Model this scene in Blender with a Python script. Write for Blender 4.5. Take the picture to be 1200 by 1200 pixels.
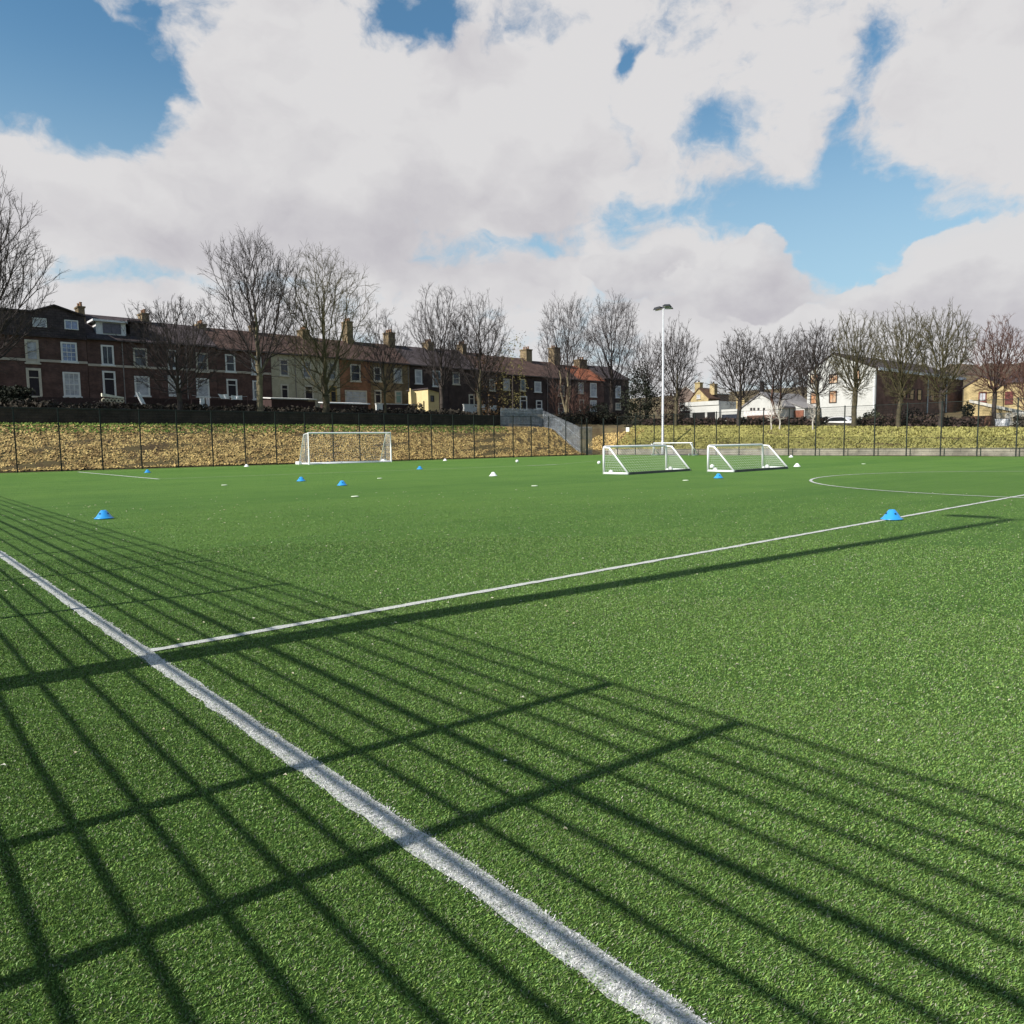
import bpy, math, random
import numpy as np
from mathutils import Matrix, Vector

for o in list(bpy.data.objects):
    bpy.data.objects.remove(o, do_unlink=True)
SC = bpy.context.scene
COL = SC.collection
R = math.radians

# ------------------------------------------------------------------ camera
F_PX, YAW, PITCH, ROLL = 885.6, 0.71466, -0.09163, -0.01366
CAM = np.array([-1.6406, -6.4139, 1.6317])
fw = np.array([math.sin(YAW) * math.cos(PITCH), math.cos(YAW) * math.cos(PITCH), math.sin(PITCH)])
r0 = np.array([math.cos(YAW), -math.sin(YAW), 0.0])
u0 = np.cross(r0, fw)
rt = math.cos(ROLL) * r0 + math.sin(ROLL) * u0
up = -math.sin(ROLL) * r0 + math.cos(ROLL) * u0
cam_d = bpy.data.cameras.new("camera")
cam = bpy.data.objects.new("camera", cam_d)
COL.objects.link(cam)
cam.matrix_world = Matrix(((rt[0], up[0], -fw[0], CAM[0]), (rt[1], up[1], -fw[1], CAM[1]),
                           (rt[2], up[2], -fw[2], CAM[2]), (0, 0, 0, 1)))
cam_d.sensor_width = 36
cam_d.lens = F_PX / 1200 * 36
cam_d.clip_start = 0.05
cam_d.clip_end = 4000
SC.camera = cam


def ray(px, py):
    return fw + rt * (px - 600) / F_PX - up * (py - 600) / F_PX


def at(px, py, axis, val):          # the point of a wall, bank or ground plane seen at a photograph pixel
    d = ray(px, py)
    return CAM + d * ((val - CAM[axis]) / d[axis])


def azel(px, py):
    d = ray(px, py)
    d = d / np.linalg.norm(d)
    return math.atan2(d[0], d[1]), math.asin(d[2])


# ------------------------------------------------------------------ light
SUN_EL, SUN_TRAVEL = R(40), R(-5.32)      # travel azimuth measured from +x towards +y
SUN_ENERGY, SKY_STRENGTH, EXPOSURE = 5.0, 0.09, 0.42
tv = Vector((math.cos(SUN_TRAVEL) * math.cos(SUN_EL), math.sin(SUN_TRAVEL) * math.cos(SUN_EL), -math.sin(SUN_EL)))
sl = bpy.data.lights.new("sun", 'SUN')
sl.energy = SUN_ENERGY
sl.angle = R(0.53)
sl.color = (1.0, 0.95, 0.87)
so = bpy.data.objects.new("sun", sl)
COL.objects.link(so)
so.rotation_euler = tv.to_track_quat('-Z', 'Y').to_euler()
so.location = (-30, 5, 40)
SC.view_settings.view_transform = 'Standard'
SC.view_settings.look = 'None'
SC.view_settings.exposure = EXPOSURE
SC.view_settings.gamma = 1.0
SC.render.engine = 'CYCLES'

# ------------------------------------------------------------------ sky with clouds, laid out by compass direction and elevation
W = bpy.data.worlds.new("World")
SC.world = W
W.use_nodes = True
nt = W.node_tree
nt.nodes.clear()


class NG:
    def __init__(s, tree):
        s.t = tree

    def n(s, kind, **kw):
        nd = s.t.nodes.new(kind)
        for k, v in kw.items():
            setattr(nd, k, v)
        return nd

    def put(s, sock, v):
        if isinstance(v, (int, float, tuple, list)):
            sock.default_value = v
        else:
            s.t.links.new(v, sock)

    def m(s, op, a, b=None, c=None, clamp=False):
        nd = s.n('ShaderNodeMath', operation=op, use_clamp=clamp)
        s.put(nd.inputs[0], a)
        if b is not None:
            s.put(nd.inputs[1], b)
        if c is not None:
            s.put(nd.inputs[2], c)
        return nd.outputs[0]

    def v(s, op, a, b=None):
        nd = s.n('ShaderNodeVectorMath', operation=op)
        s.put(nd.inputs[0], a)
        if b is not None:
            s.put(nd.inputs[1], b)
        return nd.outputs['Value'] if op in ('DOT_PRODUCT', 'LENGTH') else nd.outputs[0]

    def ss(s, x, lo, hi, a=0.0, b=1.0):
        nd = s.n('ShaderNodeMapRange', interpolation_type='SMOOTHSTEP')
        s.put(nd.inputs[0], x)
        for i, q in enumerate((lo, hi, a, b)):
            s.put(nd.inputs[i + 1], q)
        return nd.outputs[0]

    def noise(s, vec, scale, detail=4.0, rough=0.55, dist=0.0, out='Fac'):
        nd = s.n('ShaderNodeTexNoise')
        if vec is not None:
            s.put(nd.inputs['Vector'], vec)
        nd.inputs['Scale'].default_value = scale
        nd.inputs['Detail'].default_value = detail
        nd.inputs['Roughness'].default_value = rough
        nd.inputs['Distortion'].default_value = dist
        return nd.outputs[out]

    def mix(s, f, a, b):
        nd = s.n('ShaderNodeMix', data_type='RGBA')
        s.put(nd.inputs[0], f)
        s.put(nd.inputs[6], a if not isinstance(a, tuple) else (*a[:3], 1))
        s.put(nd.inputs[7], b if not isinstance(b, tuple) else (*b[:3], 1))
        return nd.outputs[2]


g = NG(nt)
sky = g.n('ShaderNodeTexSky', sky_type='NISHITA', sun_disc=False)
sky.sun_elevation = SUN_EL
sky.sun_rotation = math.atan2(-tv.x, -tv.y)
sky.air_density = 1.0
sky.dust_density = 0.4
sky.ozone_density = 2.5
tc = g.n('ShaderNodeTexCoord')
sep = g.n('ShaderNodeSeparateXYZ')
nt.links.new(tc.outputs['Generated'], sep.inputs[0])
az = g.m('ARCTAN2', sep.outputs[0], sep.outputs[1])
el = g.m('ARCSINE', sep.outputs[2])
cmb = g.n('ShaderNodeCombineXYZ')
nt.links.new(az, cmb.inputs[0])
nt.links.new(g.m('MULTIPLY', el, 1.35), cmb.inputs[1])
P = cmb.outputs[0]
w1 = g.v('MULTIPLY', g.v('SUBTRACT', g.noise(P, 5.0, 3, out='Color'), (0.5, 0.5, 0.5)), (0.16, 0.12, 0.1))
w2 = g.v('MULTIPLY', g.v('SUBTRACT', g.noise(P, 17.0, 4, out='Color'), (0.5, 0.5, 0.5)), (0.055, 0.05, 0.05))
PW_ = g.v('ADD', g.v('ADD', P, w1), w2)
# openings in the cloud: px, py, half width, half height, depth
HOLES = [(30, 85, 110, 60, 1.25), (135, 100, 56, 58, 1.05), (80, 40, 75, 38, .5), (485, 8, 46, 26, .72), (530, 20, 24, 20, .4), (400, 45, 60, 40, .22),
         (737, 66, 16, 14, .75), (815, 158, 44, 18, .34), (850, 135, 28, 18, .26), (1000, 120, 22, 60, .30), (1022, 45, 30, 36, .26), (900, 60, 60, 60, .2),
         (765, 236, 60, 24, .46), (900, 245, 88, 36, .66), (1030, 246, 78, 42, .58), (1140, 258, 80, 20, .48), (985, 315, 50, 40, .62), (1010, 190, 50, 40, .45),
         (565, 296, 90, 18, .40), (640, 292, 50, 14, .3), (200, 322, 120, 16, .42), (60, 318, 60, 18, .36), (715, 140, 14, 50, .26), (640, 20, 40, 30, .3), (215, 8, 36, 18, .36), (790, 40, 60, 40, .2), (750, 345, 60, 12, .3)]
CLUMPS = [(850, 80, 110, 60, .22), (960, 150, 40, 60, .18), (700, 60, 60, 60, .15), (885, 318, 50, 52, .7), (1140, 335, 95, 50, .75), (1110, 120, 75, 85, .35), (330, 170, 240, 120, .5), (60, 220, 130, 90, .5), (780, 312, 60, 36, .35), (620, 170, 100, 100, .3), (1180, 330, 60, 60, .4)]
acc = None
for L_, sg in ((HOLES, -1), (CLUMPS, 1)):
    for (x, y, hw, hh, dp) in L_:
        a, e = azel(x, y)
        k = 1 / math.cos(e)
        d = g.v('MULTIPLY', g.v('SUBTRACT', PW_, (a, e * 1.35, 0)), (F_PX / hw / k, F_PX / hh / 1.35, 0))
        gss = g.m('MULTIPLY', g.m('POWER', 2.71828, g.m('MULTIPLY', g.v('DOT_PRODUCT', d, d), -1)), sg * dp)
        acc = gss if acc is None else g.m('ADD', acc, gss)
fb = g.noise(P, 9.0, 9, 0.6)
fine = g.noise(PW_, 30.0, 6, 0.6)
dens = g.m('ADD', acc, 0.54)
dens = g.m('ADD', dens, g.m('MULTIPLY', g.m('SUBTRACT', fb, 0.5), 1.05))
dens = g.m('ADD', dens, g.m('MULTIPLY', g.m('SUBTRACT', fine, 0.5), 0.72))
# the cloud bank fills the part of the sky over the pitch; elsewhere it breaks up
dz = g.m('ABSOLUTE', g.m('SUBTRACT', az, YAW))
dens = g.m('SUBTRACT', dens, g.ss(dz, 0.75, 1.25, 0.0, 0.26))
dens = g.m('SUBTRACT', dens, g.ss(el, 0.62, 0.95, 0.0, 0.34))
mask = g.ss(dens, 0.10, 0.58)
# relief: thick parts seen from below are grey, tops towards the sun white
lit = g.m('SUBTRACT', g.noise(g.v('ADD', PW_, (0.0, 0.035, 0)), 7.0, 6, .5), g.noise(g.v('ADD', PW_, (0.035, -0.02, 0)), 7.0, 6, .5))
GREY = [(450, 265, 140, 42, .6), (180, 255, 130, 45, .26), (640, 235, 60, 50, .3), (250, 85, 90, 50, .2), (860, 352, 110, 22, .4), (150, 290, 200, 28, .2), (620, 325, 200, 26, .2), (1120, 180, 80, 40, .25), (560, 70, 60, 40, .25)]
gacc = None
for (x, y, hw, hh, dp) in GREY:
    a, e = azel(x, y)
    d = g.v('MULTIPLY', g.v('SUBTRACT', PW_, (a, e * 1.35, 0)), (F_PX / hw, F_PX / hh / 1.35, 0))
    q = g.m('MULTIPLY', g.m('POWER', 2.71828, g.m('MULTIPLY', g.v('DOT_PRODUCT', d, d), -1)), dp)
    gacc = q if gacc is None else g.m('ADD', gacc, q)
tone = g.m('ADD', g.m('MULTIPLY', lit, 1.1), 1.04)
tone = g.m('SUBTRACT', tone, gacc)
tone = g.m('ADD', tone, g.m('MULTIPLY', g.m('SUBTRACT', fine, .5), .22), clamp=True)
CG = 1.0 / SKY_STRENGTH
cloud = g.mix(tone, (0.315 * CG, 0.300 * CG, 0.340 * CG), (0.538 * CG, 0.530 * CG, 0.535 * CG))
blue = g.n('ShaderNodeMix', data_type='RGBA', blend_type='MULTIPLY')
blue.inputs[0].default_value = 1.0
nt.links.new(sky.outputs[0], blue.inputs[6])
blue.inputs[7].default_value = (0.78, 1.10, 1.10, 1)
# thin high haze pales the blue towards the horizon
veil = g.mix(g.ss(el, .47, .13, .0, .62), blue.outputs[2], (0.36 * CG, 0.48 * CG, 0.545 * CG))
colr = g.mix(mask, veil, cloud)
# low fair-weather cumulus with firm sunlit heads
CUM = [(885, 298, 36, 32, 1), (858, 325, 42, 30, .9), (906, 330, 30, 40, .9), (835, 345, 52, 20, .7), (880, 360, 80, 16, .6),
       (1094, 308, 36, 24, .9), (1140, 300, 44, 28, 1), (1188, 306, 50, 34, 1), (1060, 334, 46, 18, .8), (1150, 345, 110, 28, .9), (1250, 320, 60, 50, 1),
       (752, 300, 46, 24, .7), (700, 322, 40, 22, .6), (735, 345, 30, 20, .6), (1290, 350, 90, 40, .8), (-60, 330, 60, 30, .7)]
cacc = None
hacc = None
for (x, y, hw, hh, dp) in CUM:
    a, e = azel(x, y)
    d = g.v('MULTIPLY', g.v('SUBTRACT', PW_, (a, e * 1.35, 0)), (F_PX / hw, F_PX / hh / 1.35, 0))
    q = g.m('MULTIPLY', g.m('POWER', 2.71828, g.m('MULTIPLY', g.v('DOT_PRODUCT', d, d), -1)), dp)
    sp = g.n('ShaderNodeSeparateXYZ')
    nt.links.new(d, sp.inputs[0])
    h_ = g.m('MULTIPLY', q, g.m('SUBTRACT', g.m('MULTIPLY', sp.outputs[1], .8), g.m('MULTIPLY', sp.outputs[0], .35)))
    cacc = q if cacc is None else g.m('ADD', cacc, q)
    hacc = h_ if hacc is None else g.m('ADD', hacc, h_)
puff = g.noise(P, 26.0, 6, .55)
cd = g.m('ADD', cacc, g.m('MULTIPLY', g.m('SUBTRACT', puff, .5), .8))
cm = g.ss(cd, .40, .56)
ct_ = g.m('ADD', .72, g.m('MULTIPLY', hacc, .55))
ct_ = g.m('ADD', ct_, g.m('MULTIPLY', g.m('SUBTRACT', puff, .5), .9), clamp=True)
colr = g.mix(g.m('MULTIPLY', cm, .92), colr, g.mix(ct_, (0.33 * CG, 0.315 * CG, 0.355 * CG), (0.535 * CG, 0.53 * CG, 0.535 * CG)))
bg = g.n('ShaderNodeBackground')
nt.links.new(colr, bg.inputs[0])
bg.inputs[1].default_value = SKY_STRENGTH
ow = g.n('ShaderNodeOutputWorld')
nt.links.new(bg.outputs[0], ow.inputs[0])

# ------------------------------------------------------------------ materials
MATS = {}


def mat(name, col, var=0.25, scale=4.0, rough=0.85, bump=0.0, col2=None, metal=0.0, spec=0.3, attr=None, alpha=None, coords='Object'):
    if name in MATS:
        return MATS[name]
    m = bpy.data.materials.new(name)
    m.use_nodes = True
    t = m.node_tree
    b = t.nodes['Principled BSDF']
    q = NG(t)
    c = q.n('ShaderNodeTexCoord').outputs[coords]
    n1 = q.noise(c, scale, 5, .6)
    n2 = q.noise(c, scale * 7.3, 3, .6)
    f = q.m('ADD', q.m('MULTIPLY', n1, .65), q.m('MULTIPLY', n2, .35))
    f = q.ss(f, .33, .67)
    if attr:
        a = q.n('ShaderNodeAttribute', attribute_name=attr)
        f = q.m('ADD', q.m('MULTIPLY', f, .3), q.m('MULTIPLY', a.outputs['Fac'], .7))
    lo = col2 if col2 else tuple(v * (1 - var) for v in col)
    hi = col if col2 else tuple(min(1, v * (1 + var)) for v in col)
    q.put(b.inputs['Base Color'], q.mix(f, lo, hi))
    b.inputs['Roughness'].default_value = rough
    b.inputs['Metallic'].default_value = metal
    b.inputs['Specular IOR Level'].default_value = spec
    if bump:
        bp = q.n('ShaderNodeBump')
        bp.inputs['Strength'].default_value = bump
        bp.inputs['Distance'].default_value = 0.05
        q.put(bp.inputs['Height'], f)
        t.links.new(bp.outputs[0], b.inputs['Normal'])
    MATS[name] = m
    return m


def brickmat(name, c1, c2, mortar, bw=0.3, bh=0.1, axis='y', rough=.9):
    if name in MATS:
        return MATS[name]
    m = bpy.data.materials.new(name)
    m.use_nodes = True
    t = m.node_tree
    b = t.nodes['Principled BSDF']
    q = NG(t)
    c = q.n('ShaderNodeTexCoord').outputs['Object']
    s = q.n('ShaderNodeSeparateXYZ')
    t.links.new(c, s.inputs[0])
    k = q.n('ShaderNodeCombineXYZ')
    t.links.new(q.m('ADD', s.outputs[0], s.outputs[1]), k.inputs[0])
    t.links.new(s.outputs[2], k.inputs[1])
    br = q.n('ShaderNodeTexBrick')
    t.links.new(k.outputs[0], br.inputs['Vector'])
    br.inputs['Color1'].default_value = (*c1, 1)
    br.inputs['Color2'].default_value = (*c2, 1)
    br.inputs['Mortar'].default_value = (*mortar, 1)
    br.inputs['Scale'].default_value = 1
    br.inputs['Brick Width'].default_value = bw
    br.inputs['Row Height'].default_value = bh
    br.inputs['Mortar Size'].default_value = .012
    st = q.ss(q.noise(c, .9, 5, .65), .3, .75, .6, 1.25)
    mx = q.n('ShaderNodeMix', data_type='RGBA', blend_type='MULTIPLY')
    mx.inputs[0].default_value = 1
    t.links.new(br.outputs[0], mx.inputs[6])
    t.links.new(st, mx.inputs[7])
    t.links.new(mx.outputs[2], b.inputs['Base Color'])
    b.inputs['Roughness'].default_value = rough
    b.inputs['Specular IOR Level'].default_value = .2
    bp = q.n('ShaderNodeBump')
    bp.inputs['Strength'].default_value = .5
    bp.inputs['Distance'].default_value = .02
    t.links.new(br.outputs['Fac'], bp.inputs['Height'])
    bp.invert = True
    t.links.new(bp.outputs[0], b.inputs['Normal'])
    MATS[name] = m
    return m


# ------------------------------------------------------------------ mesh helpers
class MB:
    def __init__(s):
        s.v = []
        s.f = []

    def box(s, x0, x1, y0, y1, z0, z1):
        b = len(s.v)
        s.v += [(x0, y0, z0), (x1, y0, z0), (x1, y1, z0), (x0, y1, z0), (x0, y0, z1), (x1, y0, z1), (x1, y1, z1), (x0, y1, z1)]
        s.f += [tuple(b + i for i in q) for q in ((3, 2, 1, 0), (4, 5, 6, 7), (0, 1, 5, 4), (1, 2, 6, 5), (2, 3, 7, 6), (3, 0, 4, 7))]
        return s

    def face(s, *pts):
        b = len(s.v)
        s.v += [tuple(map(float, p)) for p in pts]
        s.f.append(tuple(range(b, b + len(pts))))
        return s

    def prism(s, poly, off):          # poly: list of 3d points, extruded by off
        n = len(poly)
        b = len(s.v)
        s.v += [tuple(map(float, p)) for p in poly] + [tuple(float(p[i] + off[i]) for i in range(3)) for p in poly]
        s.f.append(tuple(b + i for i in range(n))[::-1])
        s.f.append(tuple(b + n + i for i in range(n)))
        for i in range(n):
            j = (i + 1) % n
            s.f.append((b + i, b + j, b + n + j, b + n + i))
        return s

    def tube(s, pts, rad, k=8, caps=True):
        pts = [Vector(p) for p in pts]
        rs = rad if isinstance(rad, (list, tuple)) else [rad] * len(pts)
        b = len(s.v)
        prev = None
        for i, p in enumerate(pts):
            d = (pts[min(i + 1, len(pts) - 1)] - pts[max(i - 1, 0)]).normalized()
            if prev is None:
                a = d.orthogonal().normalized()
            else:
                a = (prev - d * prev.dot(d)).normalized()
            prev = a
            c = d.cross(a)
            for j in range(k):
                t = 2 * math.pi * j / k
                q = p + (a * math.cos(t) + c * math.sin(t)) * rs[i]
                s.v.append(tuple(q))
        for i in range(len(pts) - 1):
            for j in range(k):
                j2 = (j + 1) % k
                s.f.append((b + i * k + j, b + i * k + j2, b + (i + 1) * k + j2, b + (i + 1) * k + j))
        if caps:
            s.f.append(tuple(b + j for j in range(k))[::-1])
            s.f.append(tuple(b + (len(pts) - 1) * k + j for j in range(k)))
        return s

    def lathe(s, prof, k=20, c=(0, 0, 0)):
        b = len(s.v)
        for (r, z) in prof:
            for j in range(k):
                t = 2 * math.pi * j / k
                s.v.append((c[0] + r * math.cos(t), c[1] + r * math.sin(t), c[2] + z))
        for i in range(len(prof) - 1):
            for j in range(k):
                j2 = (j + 1) % k
                s.f.append((b + i * k + j, b + i * k + j2, b + (i + 1) * k + j2, b + (i + 1) * k + j))
        return s


def link(name, me, m=None, parent=None):
    o = bpy.data.objects.new(name, me)
    COL.objects.link(o)
    if m is not None:
        me.materials.append(m)
    if parent is not None:
        o.parent = parent
    return o


def root_loc(p):
    while p.parent is not None:
        p = p.parent
    return np.array(p.location)


def obj(name, mb, m, parent=None, local=False, smooth=False):
    v = np.array(mb.v, float)
    if parent is not None and not local:
        v = v - root_loc(parent)
    me = bpy.data.meshes.new(name)
    me.from_pydata(v.tolist(), [], mb.f)
    if smooth:
        me.polygons.foreach_set('use_smooth', [True] * len(me.polygons))
    me.update()
    return link(name, me, m, parent)


def rawmesh(name, V, Fc, m, parent=None, attr=None, smooth=False, local=False):
    # V: (n,3) array; Fc: (m,k) array of equal-sized faces
    V = np.asarray(V, np.float32)
    if parent is not None and not local:
        V = V - root_loc(parent).astype(np.float32)
    Fc = np.asarray(Fc, np.int32)
    k = Fc.shape[1]
    me = bpy.data.meshes.new(name)
    me.vertices.add(len(V))
    me.vertices.foreach_set('co', V.ravel())
    me.loops.add(Fc.size)
    me.loops.foreach_set('vertex_index', Fc.ravel())
    me.polygons.add(len(Fc))
    me.polygons.foreach_set('loop_start', np.arange(0, Fc.size, k, dtype=np.int32))
    if attr:
        for an, vals in attr.items():
            a = me.attributes.new(an, 'FLOAT', 'POINT')
            a.data.foreach_set('value', np.asarray(vals, np.float32))
    me.update(calc_edges=True)
    me.validate()
    if smooth:
        me.polygons.foreach_set('use_smooth', [True] * len(me.polygons))
    return link(name, me, m, parent)


def tag(o, label, cat, group=None):
    o['label'] = label
    o['category'] = cat
    if group:
        o['group'] = group
    return o


def thing(name, label, cat, loc, group=None, rz=0.0):
    o = bpy.data.objects.new(name, None)
    COL.objects.link(o)
    o.empty_display_size = .3
    o.location = tuple(map(float, loc))
    o.rotation_euler = (0, 0, rz)
    return tag(o, label, cat, group)


def structure(o, kind='structure'):
    o['kind'] = kind
    return o


def dup(o, loc, rz, label):
    c = o.copy()
    COL.objects.link(c)
    c.location = tuple(map(float, loc))
    c.rotation_euler = (0, 0, rz)
    c['label'] = label
    for ch in o.children:
        d = ch.copy()
        COL.objects.link(d)
        d.parent = c
        for gc in ch.children:
            e = gc.copy()
            COL.objects.link(e)
            e.parent = d
    return c


rng = np.random.default_rng(7)
random.seed(7)

LX, LY = 66.85, 56.4           # far touchline fence and goal end fence


def sst(x, a, b):
    t = np.clip((np.asarray(x, float) - a) / (b - a), 0, 1)
    return t * t * (3 - 2 * t)


def terrain(x, y):
    x = np.asarray(x, float)
    y = np.asarray(y, float)
    hl = np.interp(y, [56.8, 57.3, 61.0, 64.0, 67.0, 72.0, 79.0, 95.0, 400.0], [0, .25, 3.4, 3.65, 4.2, 5.1, 5.9, 6.3, 9.0])
    dip = np.exp(-((x - 67.2) / 2.3) ** 2) * (1 - sst(y, 60, 69)) * .96
    hl = hl * (1 - dip) * sst(x, -60, -30)
    hr = np.interp(x, [67.55, 67.7, 68.6, 72.4, 76.0, 100.0, 140.0, 260.0, 500.0], [0, .58, .95, 2.85, 3.05, 3.9, 6.0, 16.0, 30.0])
    hr = hr * np.interp(y, [-20, 14, 36, 56, 80], [.6, .74, 1.0, 1.17, 1.25]) * (1 - sst(y, 54.5, 58) * (1 - sst(x, 69, 73)))
    return np.maximum(hl, hr)


# ------------------------------------------------------------------ ground, banks, pitch
def build_ground():
    xs = np.unique(np.concatenate([np.linspace(-400, -30, 16), np.arange(-30, 56, 3.0), np.arange(56, 80, .5), np.arange(80, 150, 3), np.linspace(150, 900, 26)]))
    ys = np.unique(np.concatenate([np.linspace(-300, -20, 12), np.arange(-20, 54, 4.0), np.arange(54, 80, .4), np.arange(80, 120, 4), np.linspace(120, 900, 24)]))
    X, Y = np.meshgrid(xs, ys)
    Z = terrain(X, Y)
    inside = (X < 67.5) & (Y < 56.8)
    Z = np.where(inside, -.06, Z)
    jit = rng.normal(0, .05, X.shape) * (~inside)
    V = np.stack([X, Y, Z + jit], -1).reshape(-1, 3)
    ny, nx = X.shape
    i = np.arange((ny - 1) * (nx - 1))
    r, c = i // (nx - 1), i % (nx - 1)
    a = r * nx + c
    o = rawmesh('ground', V, np.stack([a, a + 1, a + nx + 1, a + nx], 1),
                mat('soil_grass', (.13, .105, .045), scale=.8, col2=(.075, .048, .026), bump=.3), smooth=True)
    structure(o)


build_ground()


def turf_material():
    m = bpy.data.materials.new('turf')
    m.use_nodes = True
    t = m.node_tree
    b = t.nodes['Principled BSDF']
    q = NG(t)
    c = q.n('ShaderNodeTexCoord').outputs['Object']
    grain = q.noise(c, 210, 3, .7)
    grain2 = q.noise(c, 60, 4, .7)
    patch = q.noise(c, .35, 5, .6)
    st = q.n('ShaderNodeMapping')
    st.inputs['Scale'].default_value = (.06, 1.4, 1)
    t.links.new(c, st.inputs[0])
    streak = q.noise(st.outputs[0], 1.0, 4, .6)
    f = q.m('ADD', q.m('MULTIPLY', grain, .55), q.m('MULTIPLY', grain2, .45))
    f = q.ss(f, .36, .64)
    c1 = q.mix(f, (.062, .132, .022), (.132, .266, .050))
    sx_ = q.n('ShaderNodeSeparateXYZ')
    t.links.new(c, sx_.inputs[0])
    roll = q.m('MULTIPLY', q.m('ADD', sx_.outputs[1], 1.7), .25)
    wn = q.n('ShaderNodeTexWhiteNoise', noise_dimensions='1D')
    t.links.new(q.m('FLOOR', roll), wn.inputs['W'])
    fr = q.m('FRACT', roll)
    seam = q.ss(q.m('ABSOLUTE', q.m('SUBTRACT', fr, .5)), .4935, .4985, 0.0, .16)
    f2 = q.m('ADD', q.m('MULTIPLY', patch, .5), q.m('MULTIPLY', streak, .38))
    f2 = q.m('SUBTRACT', q.m('ADD', f2, q.m('MULTIPLY', wn.outputs[0], .12)), seam)
    mx = q.n('ShaderNodeMix', data_type='RGBA', blend_type='MULTIPLY')
    mx.inputs[0].default_value = 1
    t.links.new(c1, mx.inputs[6])
    t.links.new(q.mix(q.ss(f2, .3, .7), (.78, .85, .80), (1.18, 1.10, 1.10)), mx.inputs[7])
    t.links.new(mx.outputs[2], b.inputs['Base Color'])
    b.inputs['Roughness'].default_value = .75
    b.inputs['Specular IOR Level'].default_value = .15
    bp = q.n('ShaderNodeBump')
    bp.inputs['Strength'].default_value = .9
    bp.inputs['Distance'].default_value = .012
    t.links.new(f, bp.inputs['Height'])
    t.links.new(bp.outputs[0], b.inputs['Normal'])
    return m


def build_pitch():
    xs = np.concatenate([[-12], np.arange(-6, 67.5, 1.0), [67.5]])
    ys = np.concatenate([[-90, -60, -30], np.arange(-20, 56.9, 1.0), [56.85]])
    X, Y = np.meshgrid(xs, ys)
    V = np.stack([X, Y, X * 0], -1).reshape(-1, 3)
    ny, nx = X.shape
    i = np.arange((ny - 1) * (nx - 1))
    r, c = i // (nx - 1), i % (nx - 1)
    a = r * nx + c
    structure(rawmesh('football_pitch', V, np.stack([a, a + 1, a + nx + 1, a + nx], 1), turf_material()))


build_pitch()

LINE = mat('line_white', (.66, .66, .64), scale=90, col2=(.20, .22, .18), rough=.8)
LINE_FAINT = mat('line_faint', (.42, .48, .34), scale=30, col2=(.22, .30, .16), rough=.8)


def strip(name, pts, width, m, z=.004, wob=.012, seed=1):
    rg = np.random.default_rng(seed)
    pts = np.array(pts, float)
    seg = np.linalg.norm(np.diff(pts, axis=0), axis=1)
    s = np.concatenate([[0], np.cumsum(seg)])
    n = max(2, int(s[-1] / .12))
    q = np.linspace(0, s[-1], n)
    x = np.interp(q, s, pts[:, 0])
    y = np.interp(q, s, pts[:, 1])
    tx, ty = np.gradient(x), np.gradient(y)
    l = np.hypot(tx, ty)
    nx_, ny_ = -ty / l, tx / l
    wa = width / 2 + rg.normal(0, wob, n) * .6
    wb = width / 2 + rg.normal(0, wob, n) * .6
    A = np.stack([x + nx_ * wa, y + ny_ * wa, np.full(n, z)], 1)
    B = np.stack([x - nx_ * wb, y - ny_ * wb, np.full(n, z)], 1)
    i = np.arange(n - 1)
    return structure(rawmesh(name, np.concatenate([A, B]), np.stack([i, i + n, i + n + 1, i + 1], 1), m))


PWID = 61.12
strip('touchline', [(0, -40), (0, 53.3)], .125, LINE, seed=2)
strip('halfway_line', [(0.05, 0), (PWID, 0)], .10, LINE, z=.008, seed=3)
ang = np.linspace(0, 2 * math.pi, 200)
strip('centre_circle', [(PWID / 2 + 9.15 * math.cos(a), 9.15 * math.sin(a)) for a in ang], .11, LINE, z=.012, seed=4)
strip('goal_line', [(0, 53.3), (PWID, 53.3)], .11, LINE_FAINT, seed=5)
strip('penalty_area_side_line', [(10.1, 53.2), (10.17, 34.9)], .19, LINE, z=.008, seed=6)
strip('penalty_area_front_line', [(10.17, 34.9), (24, 33.5), (36.2, 32.3)], .13, LINE_FAINT, z=.016, seed=7)
strip('penalty_area_corner_mark', [(33.5, 32.35), (36.6, 32.6)], .20, LINE, z=.02, seed=8)
strip('penalty_area_far_line', [(36.6, 32.6), (52, 40.0)], .08, LINE_FAINT, z=.012, seed=9)
strip('far_touchline', [(PWID, -40), (PWID, 53.3)], .10, LINE_FAINT, seed=10)


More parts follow.
